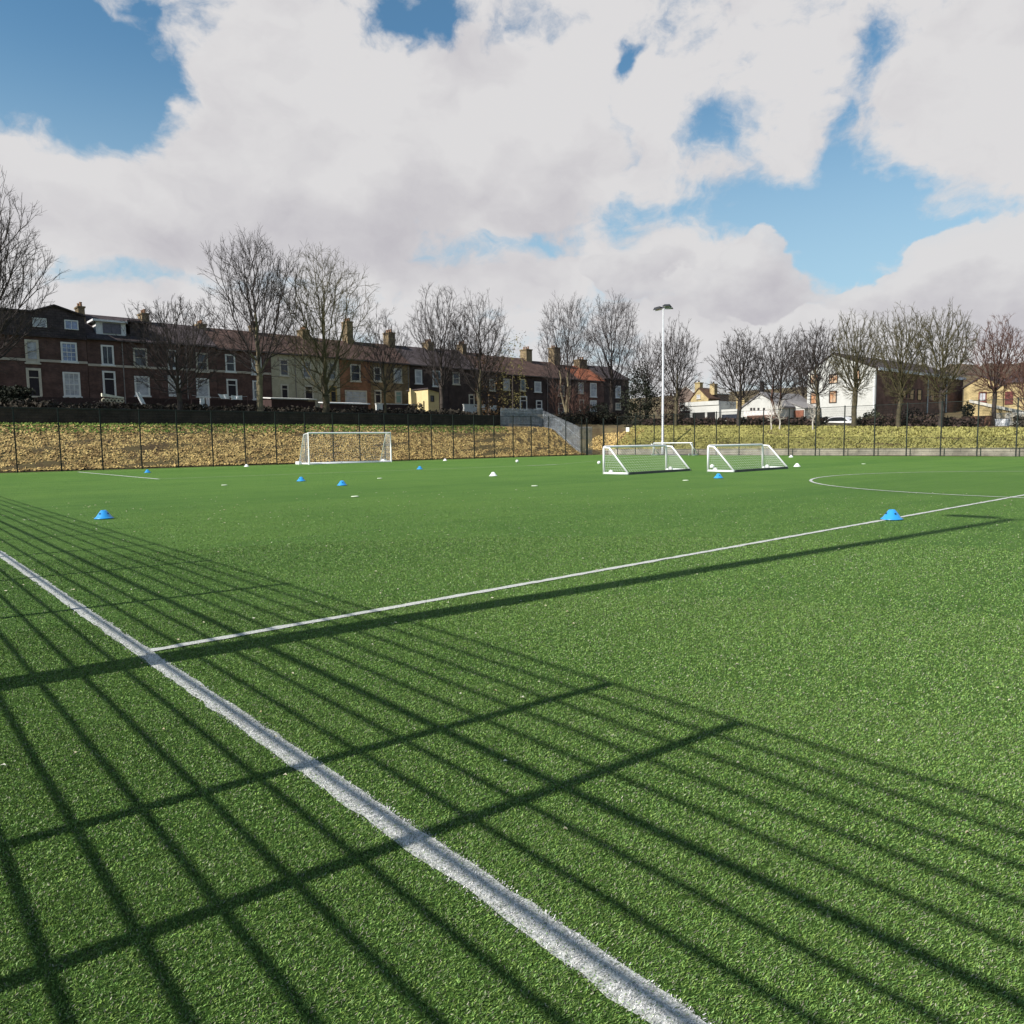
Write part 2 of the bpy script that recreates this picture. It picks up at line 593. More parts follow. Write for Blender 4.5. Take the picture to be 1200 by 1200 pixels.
# turf fibres close to the camera
def turf_blades():
    segs = [(1.2, 3.2, 42000, .0032, .0090), (3.2, 5.0, 27000, .0042, .0088), (5.0, 8.0, 12500, .0058, .0085), (8.0, 13.0, 3600, .0085, .0085), (13.0, 24.0, 700, .012, .008)]
    px, py, wd, hg = [], [], [], []
    for (ra, rb, dn, w, h) in segs:
        a0, a1 = YAW - R(40), YAW + R(40)
        area = .5 * (a1 - a0) * (rb * rb - ra * ra)
        n = int(area * dn)
        r = np.sqrt(rng.uniform(ra * ra, rb * rb, n))
        if ra > 12:
            r = r[rng.random(n) < np.clip((24 - r) / 10, 0, 1)]
            n = len(r)
        a = rng.uniform(a0, a1, n)
        px.append(CAM[0] + r * np.sin(a))
        py.append(CAM[1] + r * np.cos(a))
        wd.append(np.full(n, w))
        hg.append(np.full(n, h))
    x, y, w, h = map(np.concatenate, (px, py, wd, hg))
    n = len(x)
    ta = rng.uniform(0, 2 * math.pi, n)
    tilt = np.abs(rng.normal(.55, .3, n))
    h = h * rng.uniform(.6, 1.25, n)
    w = w * rng.uniform(.6, 1.3, n)
    ln = h * np.sin(tilt) * 1.3
    dx, dy = np.cos(ta) * ln, np.sin(ta) * ln - .004
    sa = ta + math.pi / 2 + rng.normal(0, .5, n)
    sx, sy = np.cos(sa) * w / 2, np.sin(sa) * w / 2
    z0 = np.full(n, .001)
    A = np.stack([x - sx, y - sy, z0], 1)
    B = np.stack([x + sx, y + sy, z0], 1)
    C = np.stack([x + dx + sx * .6, y + dy + sy * .6, z0 + h * np.cos(tilt)], 1)
    D = np.stack([x + dx - sx * .6, y + dy - sy * .6, z0 + h * np.cos(tilt)], 1)
    V = np.stack([A, B, C, D], 1).reshape(-1, 3)
    Fc = np.arange(4 * n).reshape(n, 4)
    shade = np.repeat(np.clip(rng.normal(.5, .27, n), 0, 1), 4)
    hue = np.repeat(rng.random(n), 4)
    hw = .062 + rng.normal(0, .013, n)
    inl = (np.abs(x) < hw) & (rng.random(n) < .88)
    inl |= (np.abs(y) < .046 + rng.normal(0, .007, n)) & (x > 0) & (rng.random(n) < .93)
    white = np.repeat(inl.astype(float), 4)
    m = bpy.data.materials.new('turf_fibre')
    m.use_nodes = True
    t = m.node_tree
    b = t.nodes['Principled BSDF']
    q = NG(t)
    s_ = q.n('ShaderNodeAttribute', attribute_name='shade').outputs['Fac']
    w_ = q.n('ShaderNodeAttribute', attribute_name='white').outputs['Fac']
    h_ = q.n('ShaderNodeAttribute', attribute_name='hue').outputs['Fac']
    gy = q.mix(s_, (.034, .056, .013), (.305, .430, .092))
    gb = q.mix(s_, (.022, .050, .014), (.200, .395, .095))
    gr = q.mix(h_, gb, gy)
    odd = q.m('GREATER_THAN', h_, .90)
    gr = q.mix(odd, gr, q.mix(s_, (.035, .03, .024), (.42, .42, .30)))
    wh = q.mix(s_, (.20, .20, .20), (.92, .90, .90))
    t.links.new(q.mix(w_, gr, wh), b.inputs['Base Color'])
    b.inputs['Roughness'].default_value = .5
    b.inputs['Specular IOR Level'].default_value = .3
    o = rawmesh('turf_fibres', V, Fc, m, attr={'shade': shade, 'white': white, 'hue': hue})
    structure(o, 'stuff')
    o['label'] = 'short green and white artificial turf fibres in the foreground'
    o['category'] = 'turf'


turf_blades()


def litter():
    n = 420
    r = np.sqrt(rng.uniform(3 ** 2, 26 ** 2, n))
    a = rng.uniform(YAW - R(38), YAW + R(38), n)
    x, y = CAM[0] + r * np.sin(a), CAM[1] + r * np.cos(a)
    s = rng.uniform(.006, .016, n) * (1 + r / 14)
    t = rng.uniform(0, 6.28, n)
    V, Fc = [], []
    for k in range(n):
        b = len(V)
        for j in range(5):
            aa = t[k] + j * 1.2566
            rr = s[k] * (1 if j % 2 else .6)
            V.append((x[k] + rr * math.cos(aa), y[k] + rr * math.sin(aa) * .7, .022 + .006 * math.sin(aa * 2)))
        Fc.append(tuple(range(b, b + 5)))
    o = rawmesh('petal_litter', np.array(V), np.array(Fc), mat('petal', (.75, .74, .62), scale=3, col2=(.45, .36, .18)))
    structure(o, 'stuff')
    o['label'] = 'tiny pale petals and leaf scraps scattered on the turf'
    o['category'] = 'litter'


litter()


# leaf litter and dead growth on the banks
def scatter(name, n, xr, yr, size, matl, label, cat, upright=.4, hmin=0.0, keep=None, stretch=1.0, thin=1.0, dark=0):
    x = rng.uniform(*xr, n)
    y = rng.uniform(*yr, n)
    z = terrain(x, y)
    k = z > hmin
    if keep is not None:
        k &= keep(x, y, z)
    x, y, z = x[k], y[k], z[k]
    n = len(x)
    s = rng.uniform(*size, n)
    a = rng.uniform(0, 2 * math.pi, n)
    sx_ = (terrain(x + .2, y) - terrain(x - .2, y)) / .4
    sy_ = (terrain(x, y + .2) - terrain(x, y - .2)) / .4
    e1 = np.stack([np.cos(a), np.sin(a), np.cos(a) * sx_ + np.sin(a) * sy_ + rng.normal(0, .25, n)], 1)
    c2, s2 = -np.sin(a), np.cos(a)
    e2 = np.stack([c2, s2, c2 * sx_ + s2 * sy_ + np.abs(rng.normal(upright, .35, n))], 1)
    e2 /= np.linalg.norm(e2, axis=1)[:, None]
    e1 = e1 * thin
    c = np.stack([x, y, z + .02], 1)
    A = c - e1 * s[:, None] * .5
    B = c + e1 * s[:, None] * .5
    tip = c + e2 * (s * stretch)[:, None]
    C = tip + e1 * (s * .22)[:, None]
    D = tip - e1 * (s * .22)[:, None]
    V = np.stack([A, B, C, D], 1).reshape(-1, 3)
    clump = np.sin(x * 2.9 + 3 * np.sin(y * 2.1)) * .5 + np.sin(x * 1.1 + y * 3.7) * .5
    base_sh = rng.normal(.56, .22, n) + clump * .10
    if dark:
        gx, gy_ = np.floor(x / .42 + .35 * np.sin(y * 3.1)).astype(int), np.floor(y / .30 + .35 * np.sin(x * 2.3)).astype(int)
        hsh = np.abs(np.sin(gx * 127.1 + gy_ * 311.7) * 43758.5453) % 1.0
        base_sh = np.where(hsh < dark, base_sh * .34, base_sh)
    sh = np.repeat(np.clip(base_sh, 0, 1), 4)
    o = rawmesh(name, V, np.arange(4 * n).reshape(n, 4), matl, attr={'shade': sh})
    structure(o, 'stuff')
    o['label'] = label
    o['category'] = cat
    return o


scatter('leaf_litter', 60000, (-3, 67.5), (57.0, 61.3), (.05, .17), mat('dead_leaf', (.76, .56, .22), col2=(.13, .07, .03), scale=1.2, attr='shade'),
        'brown dead leaves and bracken covering the left bank', 'dead leaves', .18, .1, dark=.27)
scatter('crest_grass', 12000, (-4, 56), (60.3, 63.3), (.10, .26), mat('crest_grass', (.20, .29, .05), col2=(.06, .11, .02), scale=2, attr='shade'),
        'strip of green grass along the top of the left bank', 'grass', .5, .5, thin=.5)
scatter('bank_grass', 60000, (67.7, 73.8), (6, 55.8), (.12, .30), mat('bank_grass', (.50, .455, .150), col2=(.17, .17, .05), scale=.7, attr='shade'),
        'rough yellow green grass on the right bank', 'grass', .35, .3, thin=.32, stretch=1.2, dark=.10)
scatter('undergrowth', 6000, (68.2, 72), (53, 60), (.05, .16), mat('dead_leaf', (.5, .36, .14)), 'tangled brown growth by the corner path', 'undergrowth', .8, .5)


# ------------------------------------------------------------------ sports fences
GREEN_METAL = mat('green_fence_metal', (.014, .020, .018), var=.15, rough=.5, spec=.3)
SPACING = 2.72


def panel_mesh(h, w=SPACING, vw=.0045, thick=None, t=.006, step=None):
    mb = MB()
    n = int(w / .05)
    for i in range(1, n):
        x = w * i / n
        mb.box(x - vw / 2, x + vw / 2, -.003, .003, .05, h)
    k = int(round(h / (step or .21)))
    for i in range(k + 1):
        z = h - i * step if step else .05 + (h - .05) * i / k
        if z < .02:
            continue
        mb.box(0, w, .003, .019, z - t, z + t)
        mb.box(0, w, -.019, -.003, z - t, z + t)
    if thick:
        for z in thick:
            mb.box(0, w, .0191, .034, z - .021, z + .021)
    return mb


def sports_fence(label, p0, axis, n, h, thick=None, postw=.08, skip=(), vw=.0045, wt_=.006, step=None, SPACING=SPACING):
    t = thing('sports_fence', label, 'fence', (p0[0], p0[1], 0), 'green mesh sports fences round the pitch', rz=0 if axis == 'x' else math.pi / 2)
    pm = obj('mesh_panel', panel_mesh(h, w=SPACING, thick=thick, vw=vw, t=wt_, step=step), GREEN_METAL, t, local=True)
    pb = MB().box(-postw / 2, postw / 2, .0345, .0345 + postw, 0, h + .06)
    pb.box(-postw / 2 - .004, postw / 2 + .004, .0305, .0385 + postw, h + .06, h + .075)
    po = obj('fence_post', pb, GREEN_METAL, t, local=True)
    po.location = (0, 0, 0)
    for i in range(n):
        if i > 0 and i not in skip:
            c = pm.copy()
            COL.objects.link(c)
            c.parent = t
            c.location = (i * SPACING, 0, 0)
        d = po.copy()
        COL.objects.link(d)
        d.parent = t
        d.location = ((i + 1) * SPACING, 0, 0)
    return t


FH = 4.5
x0 = 6.99 - 3 * SPACING
sports_fence('tall green mesh fence in front of the leaf covered bank and terrace', (x0, LY), 'x', 24, FH, thick=(.06, FH - .02), vw=.003, wt_=.003)
sports_fence('tall green mesh fence in front of the concrete wall and grass bank on the right', (LX, 53.2 - 20 * SPACING), 'y', 20, FH, thick=(.06, FH - .02), vw=.003, wt_=.003)
# the near fence: it stands beside the camera and throws the long barred shadow
NFX, NFH = -2.6, 3.98
STEP = NFH / 18
rails = (NFH - 5 * STEP,)
NY0 = -.06
nf = sports_fence('green mesh fence beside the near touchline throwing the barred shadow on the turf', (NFX, NY0), 'y', 18, NFH, thick=rails, step=STEP, SPACING=2.55, postw=.08, wt_=.005)
gate_posts = (-2.64, -3.62)
for gy in gate_posts:
    o = obj('gate_post', MB().box(-.04, .04, .0345, .115, 0, NFH + .04), GREEN_METAL, nf, local=True)
    o.location = (gy - NY0, 0, 0)
cp_ = [o for o in nf.children if o.name.startswith('fence_post')][0].copy()
COL.objects.link(cp_)
cp_.parent = nf
cp_.location = (0, 0, 0)
pb = MB()
for (a, b) in ((-2.64 - NY0, 0.0), (-3.62 - NY0, -2.64 - NY0), (-6.34 - NY0, -3.62 - NY0), (-9.06 - NY0, -6.34 - NY0)):
    q = panel_mesh(NFH, w=b - a, thick=rails, step=STEP)
    off = len(pb.v)
    pb.v += [(x + a, y, z) for x, y, z in q.v]
    pb.f += [tuple(off + i for i in f) for f in q.f]
obj('gate_panel', pb, GREEN_METAL, nf, local=True)

# corner gate posts between the two long fences
cg = thing('gate_posts', 'pair of dark posts at the gateway in the far corner of the pitch', 'posts', (65.2, LY, 0))
obj('gate_post', MB().box(64.85, 64.99, LY - .07, LY + .07, 0, 4.4), GREEN_METAL, cg)
obj('gate_post', MB().box(66.78, 66.92, 55.4, 55.54, 0, 4.4), GREEN_METAL, cg)


# ------------------------------------------------------------------ floodlights
def floodlight(label, x, y, h, rz, lamps, pr=1.0):
    t = thing('floodlight', label, 'floodlight', (x, y, 0), 'floodlight masts', rz)
    galv = mat('galvanised', (.62, .63, .65), var=.1, rough=.45, metal=.35, scale=2)
    dark = mat('lamp_housing', (.025, .026, .03), var=.2, rough=.5)
    obj('pole', MB().tube([(0, 0, 0), (0, 0, .25), (0, 0, 1.6), (0, 0, 1.62), (0, 0, h)], [pr * .17, pr * .17, pr * .165, pr * .14, pr * .085], 14), galv, t, True, True)
    obj('base_plate', MB().box(-.24, .24, -.24, .24, 0, .03), galv, t, True)
    obj('crossarm', MB().tube([(-1.15, 0, h), (1.15, 0, h)], .045), galv, t, True)
    for (ox, tilt, twist) in lamps:
        mb = MB()
        prof = [(-.48, -.30, .06), (.48, -.30, .06), (.44, .34, .16), (-.44, .34, .16)]
        b0 = [(-.50, -.40, 0), (.50, -.40, 0), (.50, .42, 0), (-.50, .42, 0)]
        b1 = [(-.42, -.34, .10), (.42, -.34, .10), (.36, .30, .26), (-.36, .30, .26)]
        mb.v = b0 + b1
        mb.f = [(3, 2, 1, 0), (4, 5, 6, 7), (0, 1, 5, 4), (1, 2, 6, 5), (2, 3, 7, 6), (3, 0, 4, 7)]
        hd = obj('lamp_head', mb, dark, t, True)
        hd.location = (ox, 0, h + .10)
        hd.rotation_euler = (tilt, twist, 0)
        gl = obj('lamp_glass', MB().box(-.44, .44, -.34, .36, -.012, -.002), mat('lamp_glass', (.35, .37, .4), rough=.1, spec=.6), hd, True)
    return t


pb_ = at(776.5, 533, 0, 67.2)
floodlight('tall grey floodlight mast with two black lamps behind the far fence', 67.2, pb_[1], 16.1, R(90), ((-.62, R(20), R(-6)), (.62, R(-8), R(4))))
floodlight('grey floodlight mast outside the near fence whose long shadow crosses the halfway line', -3.3, .023, 15.75, R(93), ((-.74, R(30), 0), (.74, R(30), 0)), pr=1.28)


# ------------------------------------------------------------------ goals
WHITE = mat('white_paint', (.80, .80, .82), var=.06, rough=.4, scale=3)


def net_mesh(P00, P10, P11, P01, nu, nv, r=.0028):
    # net panel between four corners: thin cords as slim bars
    P00, P10, P11, P01 = [np.array(p, float) for p in (P00, P10, P11, P01)]
    mb = MB()

    def pt(u, v):
        return (1 - u) * (1 - v) * P00 + u * (1 - v) * P10 + u * v * P11 + (1 - u) * v * P01
    for i in range(nu + 1):
        mb.tube([pt(i / nu, 0), pt(i / nu, .5) , pt(i / nu, 1)], r, 3, False)
    for j in range(nv + 1):
        mb.tube([pt(0, j / nv), pt(.5, j / nv), pt(1, j / nv)], r, 3, False)
    return mb


def small_goal(label, p, rz, w=4.05, h=1.35, d=1.5):
    t = thing('small_goal', label, 'goal', (p[0], p[1], 0), 'small white training goals', rz)
    r = .055
    ch = [(0, 0, 0), (0, 0, h - .1), (.03, 0, h - .03), (.1, 0, h), (w - .1, 0, h), (w - .03, 0, h - .03), (w, 0, h - .1), (w, 0, 0)]
    obj('front_frame', MB().tube(ch, r, 10), WHITE, t, True, True)
    for x in (0, w):
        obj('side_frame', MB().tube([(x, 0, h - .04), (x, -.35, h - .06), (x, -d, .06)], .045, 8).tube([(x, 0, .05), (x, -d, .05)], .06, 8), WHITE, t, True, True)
        obj('wheel', MB().tube([(x - .03 + (.12 if x == 0 else -.12), -.35, .11), (x + .03 + (.12 if x == 0 else -.12), -.35, .11)], .11, 14), mat('goal_wheel', (.55, .55, .56), rough=.6), t, True)
    obj('rear_bar', MB().box(0.06, w - .06, -d - .05, -d + .05, .0, .12), mat('rear_weight', (.07, .07, .075), rough=.5), t, True)
    nm = mat('net_cord', (.75, .75, .76), var=.05)
    obj('back_net', net_mesh((0, -.35, h - .06), (w, -.35, h - .06), (w, -d, .1), (0, -d, .1), 27, 10), nm, t, True)
    for x in (0, w):
        obj('side_net', net_mesh((x, 0, .1), (x, -d, .1), (x, -.35, h - .06), (x, 0, h - .06), 10, 10), nm, t, True)
    return t


small_goal('white training goal seen from behind with its left post nearest the touchline', (26.52, 19.02), R(3.6), w=5.45, h=1.36)
small_goal('white training goal seen from behind standing right of the other one with ball inside', (31.43, 16.30), R(1.9), w=5.5, h=1.33)
small_goal('white training goal facing the pitch against the far fence below the floodlight', (65.55, 46.9), R(-93), w=5.4, d=-1.0)

fg = thing('full_size_goal', 'full size white goal in front of the leaf covered bank', 'goal', (31.56, 53.33, 0))
gx0, gx1, gy, gh = 27.5, 35.6, 53.33, 2.66
obj('front_frame', MB().tube([(gx0, gy, 0), (gx0, gy, gh), (gx1, gy, gh), (gx1, gy, 0)], .075, 10), WHITE, fg, smooth=False)
for x in (gx0, gx1):
    obj('side_frame', MB().tube([(x, gy, gh), (x, gy + .8, gh - .1), (x, gy + 1.9, .1)], .04, 8).tube([(x, gy, .06), (x, gy + 1.9, .06)], .06, 8), WHITE, fg, smooth=True)
obj('ground_bar', MB().tube([(gx0, gy + 1.9, .06), (gx1, gy + 1.9, .06)], .07, 8).tube([(gx0, gy, .05), (gx1, gy, .05)], .05, 8), WHITE, fg, smooth=True)
for x in (gx0 - .18, gx1 + .18):
    obj('counterweight', MB().box(x - .12, x + .12, gy + 1.3, gy + 2.0, 0.01, .26), WHITE, fg)
nm = mat('net_cord', (.75, .75, .76))
obj('back_net', net_mesh((gx0, gy + .8, gh - .1), (gx1, gy + .8, gh - .1), (gx1, gy + 1.9, .1), (gx0, gy + 1.9, .1), 40, 12, .0028), nm, fg)
for x in (gx0, gx1):
    obj('side_net', net_mesh((x, gy, .1), (x, gy + 1.9, .1), (x, gy + .8, gh - .1), (x, gy, gh - .1), 14, 14, .0045), nm, fg)

# ------------------------------------------------------------------ training cones, discs, balls
BLUE = mat('blue_plastic', (.03, .27, .62), var=.08, rough=.35, spec=.5)
CWHITE = mat('white_plastic', (.78, .78, .78), var=.05, rough=.4)


def cone_mesh():
    mb = MB()
    mb.lathe([(.205, 0), (.21, .012), (.185, .022), (.165, .04), (.062, .185), (.052, .19), (.046, .186), (.15, .04), (.17, .018), (.2, .002)], 24)
    return mb


def low_cone_mesh():
    mb = MB()
    mb.lathe([(.17, 0), (.172, .01), (.15, .03), (.045, .14), (.038, .142), (.034, .136), (.14, .03), (.165, .002)], 20)
    return mb


def holes_mesh():
    mb = MB()
    for k in range(4):
        a = k * math.pi / 2 + .6
        n = Vector((math.cos(a), math.sin(a), .7)).normalized()
        c = Vector((math.cos(a) * .117, math.sin(a) * .117, .117)) - n * .002
        u = Vector((-math.sin(a), math.cos(a), 0))
        v = n.cross(u)
        mb.prism([c + (u * math.cos(t) + v * math.sin(t)) * .019 for t in np.linspace(0, 2 * math.pi, 11)[:-1]], n * .008)
    return mb


def markers():
    blues = [((122, 608), 'blue marker cone standing alone on the turf at left beyond the fence shadow'),
             ((173, 554), 'tiny blue cone at the far left below the leaf bank'),
             ((353, 564), 'small blue cone left of another one in front of the full size goal'),
             ((401, 569), 'small blue cone in front of the right half of the full size goal'),
             ((492, 550), 'small blue cone right of the full size goal near the bank'),
             ((842, 560.5), 'blue cone just in front of the right small goal'),
             ((1045, 609), 'large blue cone with a hole sitting on the halfway line at right')]
    first = None
    for i, (p, lab) in enumerate(blues):
        q = at(*p, 2, 0)
        if first is None:
            first = thing('marker_cone', lab, 'cone', (q[0], q[1], .012), 'blue training cones')
            obj('cone_body', cone_mesh(), BLUE, first, True, True)
            obj('side_hole', holes_mesh(), mat('hole_dark', (.01, .04, .09)), first, True)
        else:
            dup(first, (q[0], q[1], .012), i * .7 + (2.4 if i == 6 else 0), lab)
    whites = [((289, 547), 'small white cone at the foot of the bank left of the full size goal'),
              ((521.6, 540), 'small white cone at the foot of the bank right of the full size goal'),
              ((578, 558), 'white cone alone in the middle of the pitch, largest of the white ones'),
              ((927, 536), 'small white cone close to the far concrete wall'),
              ((934, 547), 'white cone right of the right small goal')]
    first = None
    for i, (p, lab) in enumerate(whites):
        q = at(*p, 2, 0)
        if first is None:
            first = thing('marker_cone', lab, 'cone', (q[0], q[1], .012), 'white training cones')
            obj('cone_body', cone_mesh(), CWHITE, first, True, True)
        else:
            dup(first, (q[0], q[1], .012), i, lab)
    discs = [((263, 569), 'flat white disc on the turf at left beyond the lone blue cone'),
             ((416, 582.5), 'flat white disc in the middle of the turf, nearest the camera'),
             ((445, 561), 'flat white disc between the two blue cones and the lone white cone'),
             ((626.5, 570), 'flat white disc in front of the left small goal'),
             ((1012, 544), 'flat white disc between the centre circle and the far wall'),
             ((803.5, 563.5), 'flat white disc on the turf between the two small goals')]
    first = None
    for i, (p, lab) in enumerate(discs):
        q = at(*p, 2, 0)
        if first is None:
            mb = MB().lathe([(.125, 0), (.128, .006), (.11, .018), (.08, .024), (.05, .025), (.045, .018)], 20)
            first = tag(obj('marker_disc', mb, mat('faded_disc', (.50, .56, .42), var=.1), smooth=True), lab, 'disc', 'flat white marker discs')
            first.location = (q[0], q[1], .014)
        else:
            dup(first, (q[0], q[1], .014), i, lab)
    balls = [((606, 542.5), 'white ball on the turf in front of the bank between two fence posts'),
             ((702, 544.5), 'white ball on the turf just left of the left small goal'),
             ((834.5, 549.5), 'white ball inside the right small goal by its left post')]
    first = None
    for i, (p, lab) in enumerate(balls):
        q = at(*p, 2, 0)
        if first is None:
            V, Fc = [], []
            mb = MB().lathe([(.125 * math.sin(t), -.125 * math.cos(t)) for t in np.linspace(0.02, math.pi - .02, 14)], 18)
            first = tag(obj('football', mb, mat('ball_white', (.80, .80, .80), scale=9, col2=(.62, .62, .63)), smooth=True), lab, 'ball', 'white footballs')
            first.location = (q[0], q[1], .135)
        else:
            dup(first, (q[0], q[1], .135), i, lab)


markers()

# ------------------------------------------------------------------ retaining wall, hedges, boundary walls
CONC = brickmat('concrete_block', (.40, .36, .29), (.34, .31, .26), (.22, .2, .17), 1.2, .3)
tag(obj('retaining_wall', MB().box(67.45, 67.72, -40, 55.2, 0, .60).box(67.42, 67.75, -40, 55.2, .602, .68), CONC), 'low pale concrete retaining wall along the foot of the right grass bank', 'wall')
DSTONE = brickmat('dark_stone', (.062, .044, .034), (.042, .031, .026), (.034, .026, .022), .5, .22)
wl = thing('boundary_wall', 'long black stone wall in shade along the top of the left bank', 'wall', (20, 64, 3.6))
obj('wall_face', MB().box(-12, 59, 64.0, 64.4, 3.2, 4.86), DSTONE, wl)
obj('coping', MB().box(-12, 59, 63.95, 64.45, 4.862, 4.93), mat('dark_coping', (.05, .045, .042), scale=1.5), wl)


def leafy(name, label, cat, cx, cy, z0, sx, sy, sz, n, size, m, group=None, seed=0, top=.0, thing_parent=None):
    rg = np.random.default_rng(seed)
    d = rg.normal(0, 1, (n, 3))
    d /= np.linalg.norm(d, axis=1)[:, None]
    r = rg.uniform(.35, 1, n) ** .5
    lump = 1 + .22 * np.sin(d[:, 0] * 5 + seed) * np.sin(d[:, 1] * 4 + 2 * seed) + .18 * np.sin(d[:, 2] * 7 + seed)
    p = d * (r * lump)[:, None] * np.array([sx, sy, sz]) + np.array([cx, cy, z0 + sz * .8])
    p[:, 2] = np.maximum(p[:, 2], z0 + .02)
    a = rg.normal(0, 1, (n, 3))
    a /= np.linalg.norm(a, axis=1)[:, None]
    b = np.cross(a, rg.normal(0, 1, (n, 3)))
    b /= np.linalg.norm(b, axis=1)[:, None]
    s = rg.uniform(.6, 1.3, n)[:, None] * size
    V = np.stack([p - a * s, p + b * s * .5, p + a * s, p - b * s * .5], 1).reshape(-1, 3)
    sh = np.repeat(np.clip(rg.normal(.5, .25, n), 0, 1), 4)
    o = rawmesh(name, V, np.arange(4 * n).reshape(n, 4), m, parent=thing_parent, attr={'shade': sh})
    if thing_parent is None:
        tag(o, label, cat, group)
    return o


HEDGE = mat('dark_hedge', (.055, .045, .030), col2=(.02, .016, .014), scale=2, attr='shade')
BROWNH = mat('brown_hedge', (.075, .045, .035), col2=(.02, .014, .014), scale=2, attr='shade')


def hedge_row(label, p0, p1, z0f, h, thick, n, m, seed):
    rg = np.random.default_rng(seed)
    t = rg.random(n)
    x = p0[0] + (p1[0] - p0[0]) * t + rg.normal(0, thick / 2, n)
    y = p0[1] + (p1[1] - p0[1]) * t + rg.normal(0, thick / 2, n)
    top = h * (1 + .12 * np.sin(t * 61 + seed) + .08 * np.sin(t * 147))
    z = terrain(x, y) + z0f + rg.random(n) ** .7 * top
    p = np.stack([x, y, z], 1)
    a = rg.normal(0, 1, (n, 3))
    a /= np.linalg.norm(a, axis=1)[:, None]
    b = np.cross(a, rg.normal(0, 1, (n, 3)))
    b /= np.linalg.norm(b, axis=1)[:, None]
    s = rg.uniform(.10, .26, n)[:, None]
    V = np.stack([p - a * s, p + b * s * .5, p + a * s, p - b * s * .5], 1).reshape(-1, 3)
    sh = np.repeat(np.clip(rg.normal(.5, .25, n), 0, 1), 4)
    return tag(rawmesh('hedge', V, np.arange(4 * n).reshape(n, 4), m, attr={'shade': sh}), label, 'hedge')


hedge_row('dark brown hedge along the top of the right bank, left of the parked car', (74.2, 55), (74.6, 31.9), -.1, .95, .7, 5200, BROWNH, 3)
hedge_row('dark brown hedge along the top of the right bank, right of the parked car', (74.8, 28.3), (75.2, 18), -.1, .95, .7, 2600, BROWNH, 4)
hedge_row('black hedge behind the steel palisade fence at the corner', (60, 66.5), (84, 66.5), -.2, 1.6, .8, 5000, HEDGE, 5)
hedge_row('added ragged hedge darkening the gardens behind the black stone wall', (2, 68.4), (62, 68.4), -.3, 1.35, 1.2, 16000, HEDGE, 12)  # hedge added to make the dark band below the house walls
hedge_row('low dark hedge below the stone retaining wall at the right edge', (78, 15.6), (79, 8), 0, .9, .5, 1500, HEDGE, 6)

# ------------------------------------------------------------------ terraced houses
YF, YB = 80.0, 89.0
YR = (YF + YB) / 2
SURR = mat('window_stone', (.50, .46, .38), var=.15, scale=2)
SURRW = mat('window_white', (.66, .66, .64), var=.08, scale=2)
GLASS = mat('window_glass', (.035, .04, .055), var=.5, scale=1.1, rough=.08, spec=.8)
GLASSB = mat('window_glass_blue', (.16, .21, .36), var=.4, scale=1.3, rough=.08, spec=.8)
BLIND = mat('net_curtain', (.40, .41, .44), var=.3, scale=1.4, rough=.6)
DOORD = mat('dark_door', (.03, .025, .03), var=.2)
DOORG = mat('green_door', (.22, .33, .29), var=.1)
DOORW = mat('white_door', (.6, .6, .6), var=.1)
BRICKD = brickmat('dark_brick', (.150, .082, .068), (.108, .060, .054), (.10, .076, .066), .24, .09)
BRICKR = brickmat('orange_brick', (.33, .145, .07), (.26, .11, .062), (.2, .14, .1), .24, .09)
BRICKB = brickmat('beige_stone', (.30, .215, .115), (.24, .165, .09), (.18, .14, .09), .4, .16)
RENDER = mat('cream_render', (.40, .365, .265), var=.18, scale=.9)
BRICKX = brickmat('soot_brick', (.085, .058, .052), (.060, .043, .040), (.05, .042, .04), .24, .09)
TILE = brickmat('brown_tile', (.108, .066, .052), (.078, .050, .042), (.05, .03, .03), .3, .22)
SLATE = brickmat('dark_slate', (.082, .064, .066), (.060, .048, .050), (.025, .022, .024), .35, .25)
ORANGE = brickmat('orange_tile', (.30, .105, .055), (.24, .08, .045), (.16, .07, .04), .3, .22)
CHIM = brickmat('chimney_stone', (.29, .215, .125), (.21, .155, .095), (.12, .1, .07), .4, .16)
POT = mat('chimney_pot', (.22, .12, .07), var=.2)
BAND = mat('stone_band', (.42, .37, .31), var=.12, scale=2)


class Wall:
    """a wall plane; axis 'y' faces -y at y=val, axis 'x' faces -x at x=val"""

    def __init__(s, axis, val):
        s.ax = axis
        s.val = val

    def pt(s, px, py):
        q = at(px, py, 1 if s.ax == 'y' else 0, s.val)
        return (q[0] if s.ax == 'y' else q[1]), q[2]

    def box(s, mb, a0, a1, z0, z1, d0, d1):
        a0, a1 = min(a0, a1), max(a0, a1)
        z0, z1 = min(z0, z1), max(z0, z1)
        if s.ax == 'y':
            mb.box(a0, a1, s.val - d1, s.val - d0, z0, z1)
        else:
            mb.box(s.val - d1, s.val - d0, a0, a1, z0, z1)
        return mb

    def rect(s, r):
        a0, z1 = s.pt(r[0], r[1])
        a1, z0 = s.pt(r[2], r[3])
        m0, _ = s.pt((r[0] + r[2]) / 2, r[1])
        return min(a0, a1), max(a0, a1), min(z0, z1), max(z0, z1)


